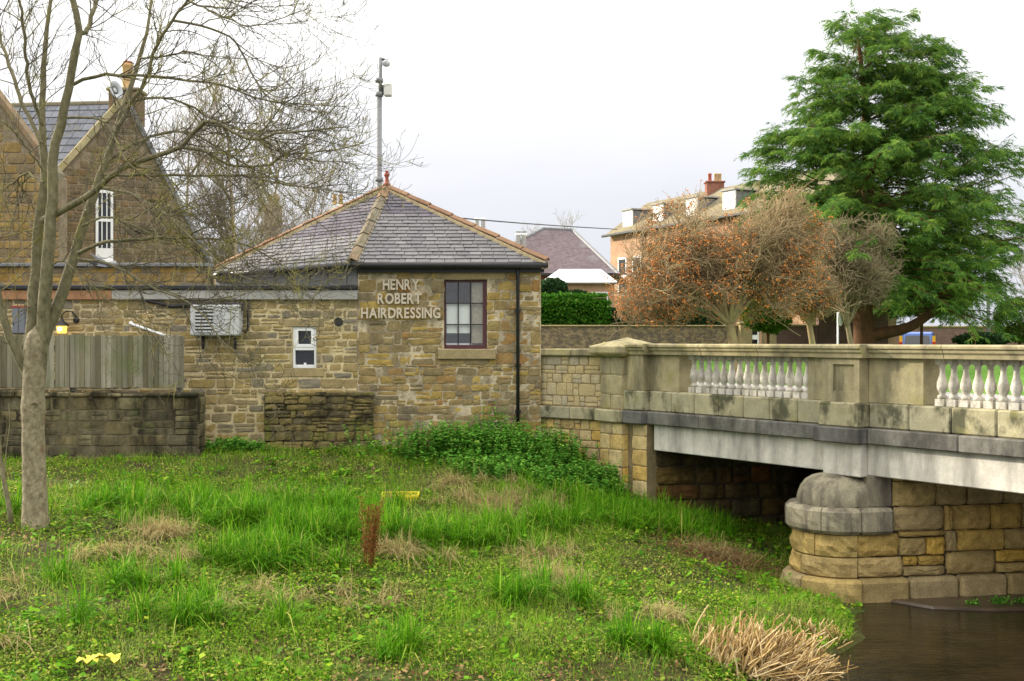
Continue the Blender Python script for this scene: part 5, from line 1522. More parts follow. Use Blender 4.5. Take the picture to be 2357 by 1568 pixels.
MAIN = [  # (points, r0, r1, drift)
    ([(72, 850), (74, 790), (77, 700), (86, 570), (94, 480), (103, 395), (100, 330), (98, 271), (102, 169), (106, 85), (118, 0), (124, -60)], .092, .018, .5),
    ([(90, 850), (95, 790), (101, 700), (108, 623), (117, 520), (122, 430), (124, 345), (145, 271), (159, 203), (173, 118), (180, 61), (165, 0), (158, -60)], .095, .036, -.3),
    ([(86, 850), (98, 790), (124, 722), (146, 664), (169, 596), (190, 521), (217, 440), (232, 400), (244, 372), (266, 305), (288, 237), (305, 186), (322, 135), (339, 68), (349, 0), (355, -50)], .090, .012, .9),
    ([(250, 350), (290, 260), (325, 205), (339, 169), (369, 88), (396, 47), (430, 0), (455, -40)], .032, .015, -.6),
    ([(178, 75), (200, 70), (217, 17), (236, -40)], .036, .02, .4),
    ([(98, 508), (159, 477), (210, 444), (271, 396), (322, 372), (372, 356), (413, 339), (457, 295), (484, 278), (525, 298), (559, 318), (610, 318), (643, 305), (720, 300), (805, 292)], .048, .007, -1.6),
    ([(413, 339), (474, 349), (528, 379), (582, 383), (626, 376), (660, 356), (740, 350), (838, 330)], .024, .006, .9),
    ([(180, 583), (237, 559), (339, 550), (406, 547), (508, 552), (576, 569), (643, 606), (700, 640)], .026, .006, -1.2),
    ([(180, 596), (254, 610), (305, 637), (339, 657), (406, 684), (457, 715), (491, 759), (542, 810), (600, 846)], .022, .004, -1.5),
    ([(166, 196), (210, 176), (271, 174), (339, 174), (406, 183), (474, 190), (525, 200), (600, 230), (700, 240), (800, 245)], .024, .005, -.8),
    ([(240, 403), (339, 404), (440, 404), (542, 403), (593, 410), (677, 427), (760, 440), (850, 448)], .020, .005, -1.3),
    ([(232, 432), (298, 447), (339, 467), (379, 491), (420, 530), (500, 600), (570, 640), (690, 665)], .022, .005, -1.6),
    ([(251, 369), (295, 339), (356, 312), (413, 301), (460, 315), (520, 350), (600, 400), (690, 430), (790, 425)], .022, .005, .8),
    ([(396, 47), (457, 58), (508, 74), (549, 105), (575, 160), (610, 215), (680, 250), (770, 262)], .018, .004, .9),
    ([(430, 0), (491, 30), (542, 51), (576, 61), (643, 44), (712, 18)], .016, .004, -.5),
    ([(415, 20), (470, -10), (540, 0), (620, 15), (700, 8)], .014, .004, .6),
    ([(62, 862), (45, 826), (22, 776), (6, 725), (-8, 670), (-20, 560), (-30, 400)], .058, .03, -.3),
    ([(95, 330), (51, 237), (17, 135), (0, 85), (-20, 0)], .030, .016, .5),
    ([(99, 290), (68, 203), (58, 100), (44, 0), (38, -50)], .026, .015, -.7),
    ([(145, 271), (230, 275), (270, 330), (300, 380), (360, 420), (430, 470), (520, 500)], .018, .004, -1.2),
    ([(190, 521), (240, 500), (310, 520), (390, 570), (450, 620), (540, 650), (640, 655), (760, 668)], .016, .004, -1.3),
    ([(98, 640), (140, 600), (190, 640), (250, 690), (320, 740), (380, 800)], .012, .003, -.8),
    ([(288, 237), (350, 225), (420, 235), (480, 270), (560, 300), (640, 350), (730, 370), (820, 372)], .018, .004, 1.0),
    ([(322, 135), (380, 130), (440, 120), (500, 150), (540, 200), (590, 220)], .014, .004, -.9),
    ([(100, 420), (60, 400), (20, 430), (-20, 470)], .016, .006, .6),
    ([(103, 395), (60, 340), (30, 300), (0, 280)], .016, .006, -.5),
]
pp_, rr_ = [], []
for pts, r0, r1, dr in MAIN:
    d0 = TD if pts[0][0] > 140 or True else TD
    K = 22
    q = pix_path(pts, TD, dr, K)
    q[2:-1] += rg.normal(0, .008, (K - 3, 3))
    pp_.append(q); rr_.append(np.linspace(r0, r1, K) ** 1.0)
pp_ = np.array(pp_); rr_ = np.array(rr_)
for i in range(len(MAIN)):
    V, Q = tubes(pp_[i:i + 1], rr_[i:i + 1], 12 if i < 3 else 8)
    ob('branch', np_mesh('branch', V, Q, True), tree, M_ash)
sm = slice(3, None)
side = pp_[sm]; sr_ = np.minimum(rr_[sm], .014)
parts = []
b, d, r, ln, tt = spawn(rg, side, sr_, 470, .12, .98, .4, 1.15, -.1)
d[:, 0] += .12; L = rg.uniform(.35, 1.35, len(b)) * np.clip((-1.2 - b[:, 0]) / 1.2, .25, 1)
l1 = grow(rg, b, d, L, 8, .35, -.25, .55)
w1 = np.linspace(1, .45, 8)[None] * np.clip(r * .6, .0042, .0085)[:, None]
parts.append(tubes(l1, w1, 4))
b, d, r, ln, tt = spawn(rg, np.concatenate([l1[:, ::1]]), w1, 2800, .15, 1, .5, 1.1)
L = rg.uniform(.14, .55, len(b)); l2 = grow(rg, b, d, L, 6, .3, -.15, .9)
w2 = np.linspace(1, .6, 6)[None] * np.clip(r * .8, .0034, .0052)[:, None]; parts.append(tubes(l2, w2, 3))
b, d, r, ln, tt = spawn(rg, side[:, 8:], sr_[:, 8:], 620, .1, 1, .5, 1.2)
L = rg.uniform(.12, .5, len(b)); l3 = grow(rg, b, d, L, 6, .3, -.1, .9)
parts.append(tubes(l3, np.linspace(1, .6, 6)[None] * np.full((len(b), 1), .0042), 3))
b, d, r, ln, tt = spawn(rg, np.concatenate([l2, l3]), np.full((len(l2) + len(l3), 6), .003), 3600, .3, 1, .5, 1.0, .6)
L = rg.uniform(.05, .18, len(b)); l4 = grow(rg, b, d, L, 4, .2, 0, .8)
parts.append(tubes(l4, np.linspace(.9, 1.1, 4)[None] * np.full((len(b), 1), .0034), 3))
V, Q = merge(parts)
kind(ob('twigs', np_mesh('twigs', V, Q), tree, M_twig), 'stuff')
# a young sucker beside the trunk
sk = thing('sapling', (P(22, 0, 15).x, 15, -2.45), 'thin leaning sapling stem left of the trunk base', 'sapling')
m = MB(); m.tube([tuple(p) for p in pix_path([(26, 1210), (20, 1160), (10, 1110), (2, 1060), (-10, 960)], 14.9, .2, 10)], np.linspace(.035, .022, 10), 8); m.build('stem', M_ash, sk, 0, True)
m = MB(); m.tube([tuple(p) for p in pix_path([(10, 1110), (14, 1040), (22, 980), (20, 930)], 15, .2, 8)], np.linspace(.01, .004, 8), 6); m.build('shoot', M_ash, sk, 0, True)


# ---------------------------------------------------------------- far bare trees
def bare_tree(name, x, ybase, depth, top, spread, seed, label, group, mat, tmat, n1=40, n2=500, n3=2600, lean=0.0, thin=1.0, trunk_r=.10):
    r = np.random.default_rng(seed); X = P(x, 0, depth).x; z0 = UPPER; H = -(top - CY) / F * depth - z0
    th = thing(name, (X, depth, z0), label, 'tree', group)
    tk = grow(r, np.array([[X, depth, z0]]), np.array([[lean, 0, 1.0]]), np.array([H * .8]), 12, .12, .1, .1)
    tr_ = np.linspace(trunk_r, trunk_r * .25, 12)[None]
    V, Q = tubes(tk, tr_, 8); ob('trunk', np_mesh('trunk', V, Q, True), th, tmat)
    b, d, rr, ln, t_ = spawn(r, tk, tr_, n1, .22, 1.0, .45, 1.0, .3)
    L = spread * r.uniform(.6, 1.1, n1) * (1.15 - .6 * t_); l1 = grow(r, b, d, L, 9, .35, .25, .35)
    w1 = np.linspace(1, .3, 9)[None] * np.clip(rr * .6, .012, .045)[:, None] * thin
    b, d, rr, ln, t_ = spawn(r, l1, w1, n2, .2, 1, .35, .95, .3)
    l2 = grow(r, b, d, spread * r.uniform(.2, .5, n2), 6, .35, .1, .35); w2 = np.linspace(1, .5, 6)[None] * np.clip(rr * .6, .007, .016)[:, None] * thin
    b, d, rr, ln, t_ = spawn(r, l2, w2, n3, .2, 1, .35, .9, .3)
    l3 = grow(r, b, d, spread * r.uniform(.08, .22, n3), 4, .3, 0, .3); w3 = np.linspace(1, .7, 4)[None] * np.full((n3, 1), .0065 * thin)
    V, Q = merge([tubes(l1, w1, 5), tubes(l2, w2, 3), tubes(l3, w3, 3)])
    kind(ob('crown', np_mesh('crown', V, Q), th, mat), 'stuff')
    return th


bare_tree('bare_tree', 540, 0, 31, 120, 2.3, 101, 'slender tan-stemmed bare tree behind the annex, left of its pair', 'bare trees behind the annex', M_twig2, M_tan, 40, 420, 2100, trunk_r=.085)
bare_tree('bare_tree', 592, 0, 33, 190, 2.2, 102, 'slender bare tree just right of the tan-stemmed one, behind the annex', 'bare trees behind the annex', M_twig2, M_tan, 38, 380, 1900, trunk_r=.07)
bare_tree('bare_tree', 430, 0, 36, 150, 2.4, 103, 'bare twiggy tree rising behind the gabled house roof', 'bare trees behind the annex', M_twig2, M_twig2, 30, 260, 1200, trunk_r=.08)
bare_tree('bare_tree', 690, 0, 38, 320, 2.2, 104, 'low bare tree close to the left hip of the hut roof', 'bare trees behind the annex', M_twig2, M_twig2, 30, 260, 1200, trunk_r=.08)
bare_tree('bare_tree', 1225, 0, 78, 462, 2.0, 105, 'faint bare tree behind the purple slate roof, left of two', 'faint bare trees behind the slate roof', M_twig2, M_twig2, 20, 160, 600, trunk_r=.09)
bare_tree('bare_tree', 1268, 0, 80, 456, 2.2, 106, 'faint bare tree behind the purple slate roof, right of two', 'faint bare trees behind the slate roof', M_twig2, M_twig2, 20, 160, 600, lean=.08, trunk_r=.09)
bare_tree('bare_tree', 2420, 0, 58, 400, 3.6, 107, 'brown bare tree at the far right edge behind the cedar', None, M_twig2, M_twig2, 46, 600, 3000, trunk_r=.14)


# ---------------------------------------------------------------- leaf helpers
def quads_at(pos, a, b):
    """quads spanned by half vectors a (length) and b (width), pos = base"""
    V = np.stack([pos - b * .3, pos + a * .45 - b, pos + a, pos + a * .45 + b], 1)
    n = len(pos); return V.reshape(-1, 3), np.arange(n * 4).reshape(n, 4)


def leaf_cloud(name, pos, nrm_up, size, rng, mat, parent=None, tilt=.8):
    n = len(pos); az = rng.uniform(0, 2 * PI, n)
    a = np.stack([np.cos(az), np.sin(az), rng.normal(0, tilt, n)], 1); a = unit(a)
    w = rng.normal(0, 1, (n, 3)) + np.array([0, 0, 0]); b = unit(np.cross(a, w))
    s = rng.uniform(*size, n)[:, None]
    V, Q = quads_at(pos, a * s, b * s * .42)
    return ob(name, np_mesh(name, V, Q), parent, mat)


def ellip(rng, n, c, r, shell=.55):
    d = unit(rng.normal(0, 1, (n, 3))); k = rng.uniform(shell, 1, n) ** .6
    return np.array(c) + d * k[:, None] * np.array(r)


# ---------------------------------------------------------------- cedar
def cedar():
    r = np.random.default_rng(77); D = 40.0; X0 = P(1992, 0, D).x; s = F / D
    th = thing('cedar_tree', (X0, D, UPPER), 'huge dark green cedar with drooping layered branches', 'tree')
    top = lambda y: -(y - CY) / F * D
    # trunk and limbs
    parts = []
    tk = resample([(X0 - .05, D, UPPER - .1), (X0 + .0, D, -.2), (X0 - .1, D, 1.2), (X0 + .1, D, 4), (X0 + .0, D, 8), (X0 - .3, D, top(60))], 20)
    parts.append(tubes(tk[None], np.interp(np.linspace(0, 1, 20), [0, .05, .15, 1], [.58, .47, .36, .04])[None], 12))
    lm = resample([(X0 + .1, D - .1, .15), (X0 + .8, D - .2, .30), (X0 + 1.5, D - .3, .50), (X0 + 2.4, D - .3, 1.1)], 12)
    parts.append(tubes(lm[None], np.linspace(.24, .14, 12)[None], 8))
    V, Q = merge(parts); ob('trunk', np_mesh('trunk', V, Q, True), th, M_cedar_bark)
    # leaders: (pixel x of top, pixel y of top, base height z, weight)
    leaders = [(1960, 34, 1.4, 1.0), (2050, 38, 2.0, .95), (2126, 82, 2.6, .8), (2196, 140, 2.0, .75), (1850, 190, 2.0, .6), (2290, 330, 1.0, .7), (1790, 300, 1.6, .6), (2330, 520, 1.0, .8), (2230, 470, .8, .75)]
    yl = [8, 60, 150, 290, 390, 480, 620, 760]; lw = [50, 95, 140, 200, 272, 262, 215, 150]      # half widths in px around 1985
    yr = [8, 60, 150, 230, 340, 450, 560, 700, 760]; rw_ = [95, 135, 205, 265, 300, 372, 365, 340, 240]
    B, Dr, LL = [], [], []
    for (lx, ly, zb, wt) in leaders:
        zt = top(ly); xb = X0 + (lx - 1992) / s * .45; xt = (lx - CX) / F * D
        n = int((zt - zb) / .10)
        for k in range(n):
            f = (k + r.uniform(0, 1)) / n; z = zb + (zt - zb) * f; xc = xb + (xt - xb) * f ** .8
            az = r.uniform(0, 2 * PI); dx, dy = math.cos(az), math.sin(az)
            yp = CY - z / D * F
            ex = (np.interp(yp, yl, lw) if dx < 0 else np.interp(yp, yr, rw_)) / s
            lim = X0 - ex if dx < 0 else X0 + ex
            room = abs(lim - xc) / max(.25, abs(dx)) if (lim - xc) * dx > 0 else .3
            Lb = min(room, (.40 + 6.4 * (1 - f) ** .8) * wt + .3) * r.uniform(.7, 1.08) * (.62 + .62 * float(vnoise(az * 1.3 + lx, z * .75, 9)))
            B.append((xc, D + (dy * .1), z)); Dr.append((dx, dy, .42 * f + .10 - .06 * (1 - f))); LL.append(max(.35, Lb))
    B, Dr, LL = np.array(B), np.array(Dr), np.array(LL)
    br = grow(r, B, Dr, LL, 10, .22, .14, -.65)
    wb = np.linspace(1, .2, 10)[None] * (.008 + .006 * LL)[:, None]
    V, Q = tubes(br, wb, 4); kind(ob('branches', np_mesh('branches', V, Q), th, M_cedar_bark), 'stuff')
    # side branchlets: flat fans that hang at the tips
    M1 = 13500
    b, d, rr, ln, t_ = spawn(r, br, wb, M1, .15, 1.0, .55, 1.1)
    hi = B[:, 2] > 6.0
    b2, d2, _, _, t2 = spawn(r, br[hi], wb[hi], 3600, .05, 1.0, .5, 1.15)
    b = np.concatenate([b, b2]); d = np.concatenate([d, d2]); t_ = np.concatenate([t_, t2]); M1 = len(b)
    d[:, 2] = d[:, 2] * .3 + .05; L = r.uniform(.35, .95, M1) * (1.15 - .6 * t_)
    sp = grow(r, b, d, L, 6, .16, 0, -.7)
    w0 = np.full((M1, 6), .01)
    tone = r.uniform(0, 1, M1)
    # hanging needle sprigs
    M2 = 330000
    N_, K_ = M1, 6
    i_ = r.integers(0, N_, M2); tt_ = r.uniform(.05, 1, M2) * (K_ - 1); k_ = np.minimum(tt_.astype(int), K_ - 2); f_ = (tt_ - k_)[:, None]
    a_ = sp[i_, k_]; c_ = sp[i_, k_ + 1]; b = a_ + (c_ - a_) * f_; T = unit(c_ - a_)
    side = unit(np.cross(T, np.array([0, 0, 1.0]))) * r.choice((-1, 1), M2)[:, None]
    d = T * r.uniform(.3, 1.0, M2)[:, None] + side * r.uniform(.0, .9, M2)[:, None]; d[:, 2] -= r.uniform(-.1, .65, M2); d = unit(d)
    L = r.uniform(.12, .34, M2)[:, None] * (1.1 - .4 * (tt_ / (K_ - 1))[:, None])
    sv = unit(np.cross(d, r.normal(0, 1, (M2, 3)))); wd = r.uniform(.010, .021, M2)[:, None]
    V = np.stack([b - sv * wd * .5, b + sv * wd * .5 + d * L * .45 , b + d * L, b - sv * wd + d * L * .5], 1)
    Q = np.arange(M2 * 4).reshape(-1, 4)
    fo = ob('foliage', np_mesh('foliage', V.reshape(-1, 3), Q), th, M_cedar); kind(fo, 'stuff')
    at = fo.data.attributes.new('tone', 'FLOAT', 'POINT')
    at.data.foreach_set('value', np.repeat(tone[i_] * .72 + r.uniform(0, .28, M2), 4).astype(np.float32))
cedar()


# ---------------------------------------------------------------- berry trees
def berry_tree(x, D, lobes, seed, label, nb, nt, berries, trunk_r=.15, mat=None):
    mat = mat or M_haw
    cx, cy, rx, ry = lobes[0]
    r = np.random.default_rng(seed); X0 = P(x, 0, D).x; s = F / D
    th = thing('berry_tree' if berries else 'twiggy_tree', (X0, D, UPPER), label, 'tree', 'berry trees beyond the bridge' if berries else None)
    c = np.array([P(cx, 0, D).x, D, P(0, cy, D).z]); R = np.array([rx / s, rx / s * .85, ry / s])
    fork = np.array([X0 - .12, D, UPPER + 1.85])
    tk = resample([(X0, D, UPPER - .1), (X0 + .05, D, UPPER + .7), tuple(fork)], 8)
    V, Q = tubes(tk[None], np.linspace(trunk_r * 1.2, trunk_r * .85, 8)[None], 10)
    ob('trunk', np_mesh('trunk', V, Q, True), th, mat)
    C = [np.array([P(l[0], 0, D).x, D, P(0, l[1], D).z]) for l in lobes]; RR = [np.array([l[2] / s, min(l[2] / s, 2.2) * .9, l[3] / s]) for l in lobes]
    def q_in(p): return np.min([(((p - a_) / (b_ * 1.05)) ** 2).sum(1) for a_, b_ in zip(C, RR)], axis=0)
    tips = np.concatenate([ellip(r, 26 // len(lobes), a_, b_ * .9, .72) for a_, b_ in zip(C, RR)]); n0 = len(tips); tips[:, 2] = np.maximum(tips[:, 2], fork[2] + .5)
    l0 = np.array([resample([tuple(fork), tuple(fork * .6 + p * .4 + np.array([0, 0, .45]) + r.normal(0, .15, 3)), tuple(fork * .25 + p * .75 + r.normal(0, .25, 3)), tuple(p)], 12) for p in tips])
    w0 = np.linspace(1, .2, 12)[None] * np.full((n0, 1), trunk_r * .5)
    b, d, rr, ln, t_ = spawn(r, l0, w0, 260, .25, 1, .4, 1.2, .2); l1 = grow(r, b, d, r.uniform(.6, 1.5, 260) * rx / 190, 8, .5, .05, -.1)
    w1 = np.linspace(1, .4, 8)[None] * np.clip(rr * .5, .012, .03)[:, None]
    b, d, rr, ln, t_ = spawn(r, np.concatenate([l1]), w1, nb, .1, 1, .4, 1.3); l2 = grow(r, b, d, r.uniform(.3, .8, nb), 5, .5, 0, .1)
    w2 = np.linspace(1, .5, 5)[None] * np.full((nb, 1), .010)
    # fine twigs keep to the crown's rounded outline
    b, d, rr, ln, t_ = spawn(r, l2, w2, nt, .1, 1, .4, 1.2); l3 = grow(r, b, d, r.uniform(.18, .48, nt), 3, .4, 0, .1)
    q = q_in(l3[:, -1]); l3 = l3[q < 1 + r.normal(0, .10, len(q))]
    q2 = q_in(l2[:, -1]); ok = q2 < 1.1
    V, Q = merge([tubes(l0, w0, 8), tubes(l1, w1, 5), tubes(l2[ok], w2[ok], 3), tubes(l3, np.full((len(l3), 3), .0062), 3)])
    kind(ob('crown', np_mesh('crown', V, Q), th, mat), 'stuff')
    if not berries: return
    # berries in patches
    e = l3[r.integers(0, len(l3), berries * 3), -1]
    pn = fbm(e[:, 0] * 1.1 + 9, e[:, 2] * 1.4 + e[:, 1] * .5, 9); low = (c[2] - e[:, 2]) / R[2]
    keep = pn + .15 * low > .465; e = e[keep][:berries]; n = len(e)
    e = e + r.normal(0, .03, e.shape); sz = r.uniform(.016, .032, n)
    o6 = np.array([(1, 0, 0), (-1, 0, 0), (0, 1, 0), (0, -1, 0), (0, 0, 1), (0, 0, -1)])
    f8 = np.array([(0, 2, 4), (2, 1, 4), (1, 3, 4), (3, 0, 4), (2, 0, 5), (1, 2, 5), (3, 1, 5), (0, 3, 5)])
    V = e[:, None] + o6[None] * sz[:, None, None]; T = (np.arange(n) * 6)[:, None, None] + f8[None]
    kind(ob('berries', np_mesh('berries', V.reshape(-1, 3), T.reshape(-1, 3), True), th, M_berry), 'stuff')
berry_tree(1690, 33, [(1685, 572, 225, 172), (1520, 664, 135, 86), (1815, 595, 115, 135)], 201, 'rounded twiggy tree dotted with orange berries, larger of two', 4200, 22000, 9500)
berry_tree(1872, 34.5, [(1852, 668, 78, 72)], 202, 'smaller twiggy berry tree tucked against the cedar', 900, 4500, 1500, .10)
berry_tree(1960, 36, [(1985, 598, 98, 112), (1930, 570, 70, 70)], 203, 'dark grey brown twiggy tree without berries in front of the cedar', 1500, 7500, 0, .09, M_haw2)


# ---------------------------------------------------------------- hedges and shrubs
def leaf_block(name, label, cat, x0, x1, y0, y1, D, dep, mat, n, seed, size=(.05, .10), rough=.08, bottom=UPPER, core=None, group=None):
    r = np.random.default_rng(seed); A, Bq = P(x0, 0, D).x, P(x1, 0, D).x; zt, zb = P(0, y0, D).z, bottom
    th = thing(name, ((A + Bq) / 2, D, bottom), label, cat, group)
    u, v, w = r.uniform(A, Bq, n), r.uniform(0, dep, n), r.uniform(zb, zt, n)
    f = r.uniform(0, 1, n); p = np.stack([u, D + v, w], 1)
    fr_ = f < .55; p[fr_, 1] = D + r.uniform(-rough, rough * .6, fr_.sum())
    tp_ = (f >= .55) & (f < .85); p[tp_, 2] = zt + r.uniform(-rough, rough, tp_.sum()) * (1 + fbm(p[tp_, 0] * 2, p[tp_, 1] * 2, 3))
    sd = f >= .85; p[sd, 0] = np.where(r.random(sd.sum()) < .5, A, Bq) + r.uniform(-rough, rough, sd.sum())
    kind(leaf_cloud('leaves', p, 0, size, r, mat, th), 'stuff')
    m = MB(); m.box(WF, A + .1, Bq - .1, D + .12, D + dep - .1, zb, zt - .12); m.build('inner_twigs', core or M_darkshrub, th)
    return th
leaf_block('clipped_hedge', 'clipped bright green hedge above the rubble wall beside the hut', 'hedge', 985, 1396, 691, 745, 42.2, 1.3, M_hedge, 44000, 301, (.06, .13), .17)
leaf_block('clipped_hedge', 'dark green hedge stretch behind the berry tree trunk', 'hedge', 1402, 1660, 716, 748, 42.6, 1.2, M_darkshrub, 9000, 302, (.06, .12))


def round_shrub(label, x, y, rx, ry, D, mat, n, seed, size=(.06, .12), cat='shrub', group=None, name='round_shrub'):
    r = np.random.default_rng(seed); c = P(x, y, D); s = F / D
    th = thing(name, (c.x, D, UPPER), label, cat, group)
    p = ellip(r, n, tuple(c), (rx / s, rx / s, ry / s), .55); k = 1 + .22 * (fbm(p[:, 0] * 1.6, p[:, 2] * 1.6 + p[:, 1], seed) - .5) * 2
    p = np.array(tuple(c)) + (p - np.array(tuple(c))) * k[:, None]
    kind(leaf_cloud('leaves', p, 0, size, r, mat, th), 'stuff')
    m = MB(); m.tube([(c.x, D, UPPER), (c.x + .05, D, c.z)], .06, 6); m.build('stem', M_cedar_bark, th)
round_shrub('dark evergreen shrub by the hut corner under the white lean-to roof', 1272, 668, 34, 27, 44, M_darkshrub, 7000, 311)
round_shrub('low dark shrub between the hedge and the white cottage window', 1328, 684, 30, 16, 44.5, M_darkshrub, 4500, 312)
round_shrub('mid green shrub between the two berry trees', 1765, 728, 56, 40, 38, M_greycone, 8000, 313)
round_shrub('dark clipped dome shrub right of the blue van', 2260, 782, 62, 16, 44, M_darkshrub, 6000, 314)
round_shrub('dark evergreen mass low behind the cedar trunk', 2120, 660, 120, 70, 46, M_darkshrub, 13000, 315, (.10, .2))
round_shrub('brown green shrub at the far right behind the balustrade', 2345, 735, 60, 55, 47, M_greycone, 7000, 316)

# ---------------------------------------------------------------- ground vegetation
GR = np.random.default_rng(909)


def scatter(n, x0=-10.5, x1=5.0, y0=8.6, y1=20.9, dens=None):
    """points on the bank inside the view wedge, denser for nearer ground"""
    x = GR.uniform(x0, x1, n); y = GR.uniform(y0, y1, n)
    ok = (np.abs(x) < .49 * y + .8)
    if dens is not None: ok &= GR.random(n) < dens(x, y)
    x, y = x[ok], y[ok]; z = gz(x, y)
    ok = (z > WATER + .03) & ~((y > 19.70) & (x < LX1 + .02))
    # clear of masonry
    q = (x - 2.10) * BF.w.x + (y - 19.76) * BF.w.y; s_ = (x - 2.10) * BF.u.x + (y - 19.76) * BF.u.y
    ok &= ~((q > -.27) & (s_ > -.65) & (s_ < .55))
    ok &= ~((s_ <= -.6) & (q > -.12))
    ab_ = (x - AF.o.x) * AF.w.x + (y - AF.o.y) * AF.w.y; ok &= ~((ab_ > 0) & (x > 2.0))
    pc_ = np.hypot(x - PC.x, y - PC.y) < PR + .15; ok &= ~pc_
    pf = (x - PFW.o.x) * PFW.w.x + (y - PFW.o.y) * PFW.w.y; pu = (x - PFW.o.x) * PFW.u.x + (y - PFW.o.y) * PFW.u.y
    ok &= ~((pu > 0) & (pf > -.16) & (pf < 1.3))
    ok &= ~((x > FBp.o.x - .0) & (x < FBp.o.x + bw) & (y > 20.72))
    return x[ok], y[ok], z[ok]


bare = lambda x, y: np.clip((fbm(x * .9 + 3, y * .9, 21) - .40) * 5 + .35, .12, 1)
def soil_band(x, y):
    # trodden soil near the water's edge
    e = np.exp(-(((y - (10.6 + .15 * x)) / .8) ** 2)) * (x > -3.5)
    lit = np.exp(-(((x - 3.0) / .75) ** 2 + ((y - 16.6) / .55) ** 2)) + np.exp(-(((x + 6.6) / 1.2) ** 2 + ((y - 14.3) / .5) ** 2))
    return np.clip(1 - .93 * e * np.clip((fbm(x * 1.5, y * 1.5, 8) - .42) * 9, 0, 1) - .9 * lit, .05, 1)


# low broad-leaved cover
x, y, z = scatter(440000, dens=lambda x, y: bare(x, y) * soil_band(x, y) * np.clip(14.0 / y, .65, 1.25))
n = len(x); hgt = fbm(x * 2.2, y * 2.2, 31); zz_ = z + GR.uniform(0, 1, n) ** 1.3 * (.02 + .17 * np.clip(hgt - .25, 0, 1))
az = GR.uniform(0, 2 * PI, n); a = unit(np.stack([np.cos(az), np.sin(az), GR.normal(.25, .45, n)], 1))
bvec = unit(np.cross(a, np.array([0, 0, 1.0]) + GR.normal(0, .45, (n, 3)))); s_ = GR.uniform(.013, .042, n)[:, None] * (.65 + .75 * hgt[:, None])
V, Q = quads_at(np.stack([x, y, zz_], 1), a * s_, bvec * s_ * .42)
kind(tag(ob('ground_cover', np_mesh('ground_cover', V, Q), None, M_leaf), 'low leafy green weeds covering the sloping river bank', 'weeds'), 'stuff')


def blades(x, y, z, h, lean, w, mat, name, label, K=4, droop=.5, cat='grass', az=None):
    n = len(x); az = GR.uniform(0, 2 * PI, n) if az is None else az; le = np.abs(GR.normal(lean, lean * .6, n))
    dirh = np.stack([np.cos(az), np.sin(az)], 1); pts = []
    for k in range(K):
        t_ = k / (K - 1); off = h * le * (t_ ** 1.8); up = h * (t_ - droop * le * t_ ** 2.4)
        pts.append(np.stack([x + dirh[:, 0] * off, y + dirh[:, 1] * off, z + up], 1))
    pts = np.stack(pts, 1); sidev = np.stack([-np.sin(az + GR.normal(0, .5, n)), np.cos(az), np.zeros(n)], 1)
    wk = np.array([.7, 1, .75, .12] if K == 4 else np.linspace(1, .12, K))[None, :, None] * (np.asarray(w) * np.ones(n))[:, None, None] * .5
    Lf, Rt = pts - sidev[:, None] * wk, pts + sidev[:, None] * wk
    V = np.stack([Lf, Rt], 2).reshape(n, K * 2, 3); base = (np.arange(n) * K * 2)[:, None]
    Q = np.concatenate([base + np.array([[2 * k, 2 * k + 1, 2 * k + 3, 2 * k + 2]]) for k in range(K - 1)])
    return kind(tag(ob(name, np_mesh(name, V.reshape(-1, 3), Q), None, mat), label, cat), 'stuff')


# short grass, thicker towards the right
x, y, z = scatter(260000, dens=lambda x, y: np.clip((fbm(x * .8 - 5, y * .8, 41) - .34) * 5, .10, 1) * np.where(x > -1, 1, .6) * soil_band(x, y))
blades(x, y, z, GR.uniform(.06, .20, len(x)) * (.6 + .8 * fbm(x * 1.3, y * 1.3, 77)), .6, GR.uniform(.004, .008, len(x)), M_grass, 'short_grass', 'short green grass among the weeds on the bank', 3)
# long grass tussocks
def clump(cx, cy, rx, ry, n):
    return np.stack([cx + GR.normal(0, rx * .5, n), cy + GR.normal(0, ry * .5, n)], 1)
cl = []
for (cx, cy, rx, ry, n) in ((-3.4, 16.0, 2.4, .9, 7000), (-2.2, 15.2, 1.9, .7, 5500), (-2.9, 13.9, .9, .5, 2300), (1.5, 17.7, 1.2, .8, 5200), (2.6, 18.3, .8, .6, 2200), (.6, 16.6, .7, .5, 1300),
                            (-1.25, 11.2, .38, .25, 420), (1.2, 11.9, .55, .3, 620), (-5.5, 11.0, .5, .35, 380), (-3.2, 11.6, .8, .5, 800), (-4.2, 12.6, .7, .4, 500), (3.2, 18.8, .5, .3, 900), (-.4, 15.6, .8, .5, 1200), (-6.0, 16.2, .7, .4, 500), (.5, 13.4, .9, .5, 700)):
    sub = max(1, n // 90)
    cc_ = clump(cx, cy, rx, ry, sub)
    for q in cc_: cl.append(clump(q[0], q[1], .13, .13, n // sub))
cl = np.concatenate(cl); zc = gz(cl[:, 0], cl[:, 1])
ok = ~((cl[:, 1] > 19.2) & (cl[:, 0] > 1.2)); cl, zc = cl[ok], zc[ok]
blades(cl[:, 0], cl[:, 1], zc - .02, GR.uniform(.28, .68, len(cl)) * (.5 + .8 * fbm(cl[:, 0], cl[:, 1], 51)), .6, GR.uniform(.006, .013, len(cl)), M_longgrass, 'long_grass', 'long arching green grass tussocks across the middle of the bank', 4, .75)
